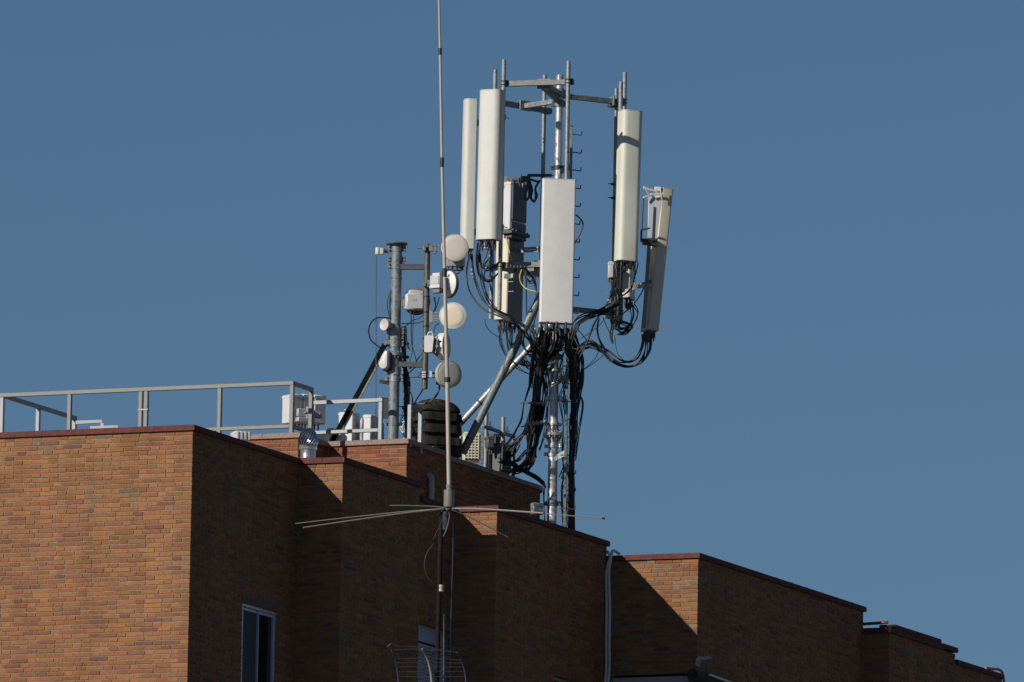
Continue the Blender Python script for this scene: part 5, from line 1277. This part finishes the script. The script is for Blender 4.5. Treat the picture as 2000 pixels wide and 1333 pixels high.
mb = MB(); mb.tube([Wp(867, 1200, .04), Wp(866.5, 1460, .04)], .009, 8); tag(mb.build('hanging_cable', M['cable_grey']), 'grey cable clipped along the right edge of the rusty pole', 'cable')
# grid aerial on the pole, its top in the picture
GA = thing('grid_antenna', 'curved grid TV antenna of thin rods low on the rusty pole', 'grid antenna', Wp(850, 1400, -.1))
def edge(pl, dy): return [Wp(x, y, d) for (x, y), d in zip(pl, dy)]
le = [(765, 1270), (769.5, 1281), (773.5, 1295), (776.2, 1312), (778, 1333), (778.2, 1355), (776, 1380), (771, 1405), (764, 1425)]
ri = [(892, 1274.5), (898, 1284), (903, 1296), (907.5, 1312), (910, 1333), (910.4, 1355), (908, 1380), (902, 1405), (894, 1425)]
ce = [(824, 1268), (831, 1279), (837, 1294), (841, 1312), (843, 1333), (843.2, 1355), (841, 1380), (836, 1405), (828, 1425)]
dys = [-.32, -.25, -.2, -.17, -.16, -.17, -.2, -.25, -.32]
for pl, r_, mt_, nm in ((le, .0085, 'teal', 'side_bar'), (ri, .0085, 'teal', 'side_bar'), (ce, .0125, 'white_plastic', 'centre_bar')):
    mb = MB(); mb.tube(spline(edge(pl, dys), 5), r_, 8); mb.build(nm, M[mt_], GA)
lS, rS, cS = (spline(edge(p_, dys), 8) for p_ in (le, ri, ce))
mb = MB()
for k in range(17):
    i = int(k*(len(lS)-1)/16); mb.tube(spline([lS[i]-X1*.0, cS[i], rS[i]+X1*.0], 4), .0042, 6)
mb.tube([Wp(761, 1261.5, -.34), lS[0].lerp(rS[0], .5)+ZZ*.04, rS[0]], .0042, 6); mb.build('grid_rods', M['rod_shaded'], GA)
mb = MB(); mb.tube([Wp(757, 1263.5, -.36), Wp(763.5, 1258, -.36)], .008, 8); mb.build('end_clip', M['teal'], GA)
mb = MB()
for k in range(17):
    i = int(k*(len(lS)-1)/16); mb.tube([cS[i]+X1*.018-Y1*.01, cS[i]+X1*.035-Y1*.01], .009, 6)
mb.build('rod_clips', M['rubber'], GA)
mb = MB(); mb.beam(cS[len(cS)//2], Wp(860, 1352, .0), .04, .04); mb.build('pole_clamp', M['dark_steel'], GA)
# the nearer building under the pole (wholly below the picture)
NB = thing('nearer_house', 'flat-roofed building below the picture that carries the whip antenna pole', 'building', Vector((bx.x, YW+3, 0)))
mb = MB(); mb.box(Vector((bx.x+1, YW+3, (ZROOF-.05)/2)), X1, Y1, ZZ, 9, 4.6, (ZROOF-.05)/2); mb.build('wall', M['lower'], NB)
mb = MB(); mb.box(Vector((bx.x+1, YW+3, ZROOF-.03)), X1, Y1, ZZ, 8.98, 4.58, .024); mb.build('roof', M['roofing'], NB)
mb = MB(); S_ = 2500
mb.v = [Vector((-S_, -S_, 0)), Vector((S_, -S_, 0)), Vector((S_, S_, 0)), Vector((-S_, S_, 0))]; mb.face((0, 1, 2, 3))
gr = mb.build('ground', M['ground']); gr['kind'] = 'structure'

# ------------------------------------------------------------------ light and sky
ka, kc = .5, .5
to_sun = (-UU*ka-VV+ZZ*kc).normalized()
el = math.asin(to_sun.z); az = math.atan2(to_sun.x, to_sun.y)
sd = bpy.data.lights.new('sun', 'SUN'); sd.energy = 4.15; sd.angle = rad(.53); sd.color = (1.0, .935, .855)
so = bpy.data.objects.new('sun', sd); COL.objects.link(so); so.rotation_euler = to_sun.to_track_quat('Z', 'Y').to_euler(); so.location = (0, 0, 60)
w = bpy.data.worlds.new('World'); scene.world = w; w.use_nodes = True; nt = w.node_tree
sky = nt.nodes.new('ShaderNodeTexSky'); sky.sky_type = 'NISHITA'; sky.sun_disc = False
sky.sun_elevation = el; sky.sun_rotation = az; sky.altitude = 2500; sky.air_density = 1.35; sky.dust_density = 0.0; sky.ozone_density = 6.3
bg = nt.nodes['Background']; bg.inputs['Strength'].default_value = .0455; nt.links.new(sky.outputs[0], bg.inputs[0])
vs = scene.view_settings; vs.view_transform = 'Standard'; vs.look = 'None'; vs.gamma = 1.0; vs.exposure = 0.0
scene.cycles.max_bounces = 6; scene.cycles.diffuse_bounces = 3
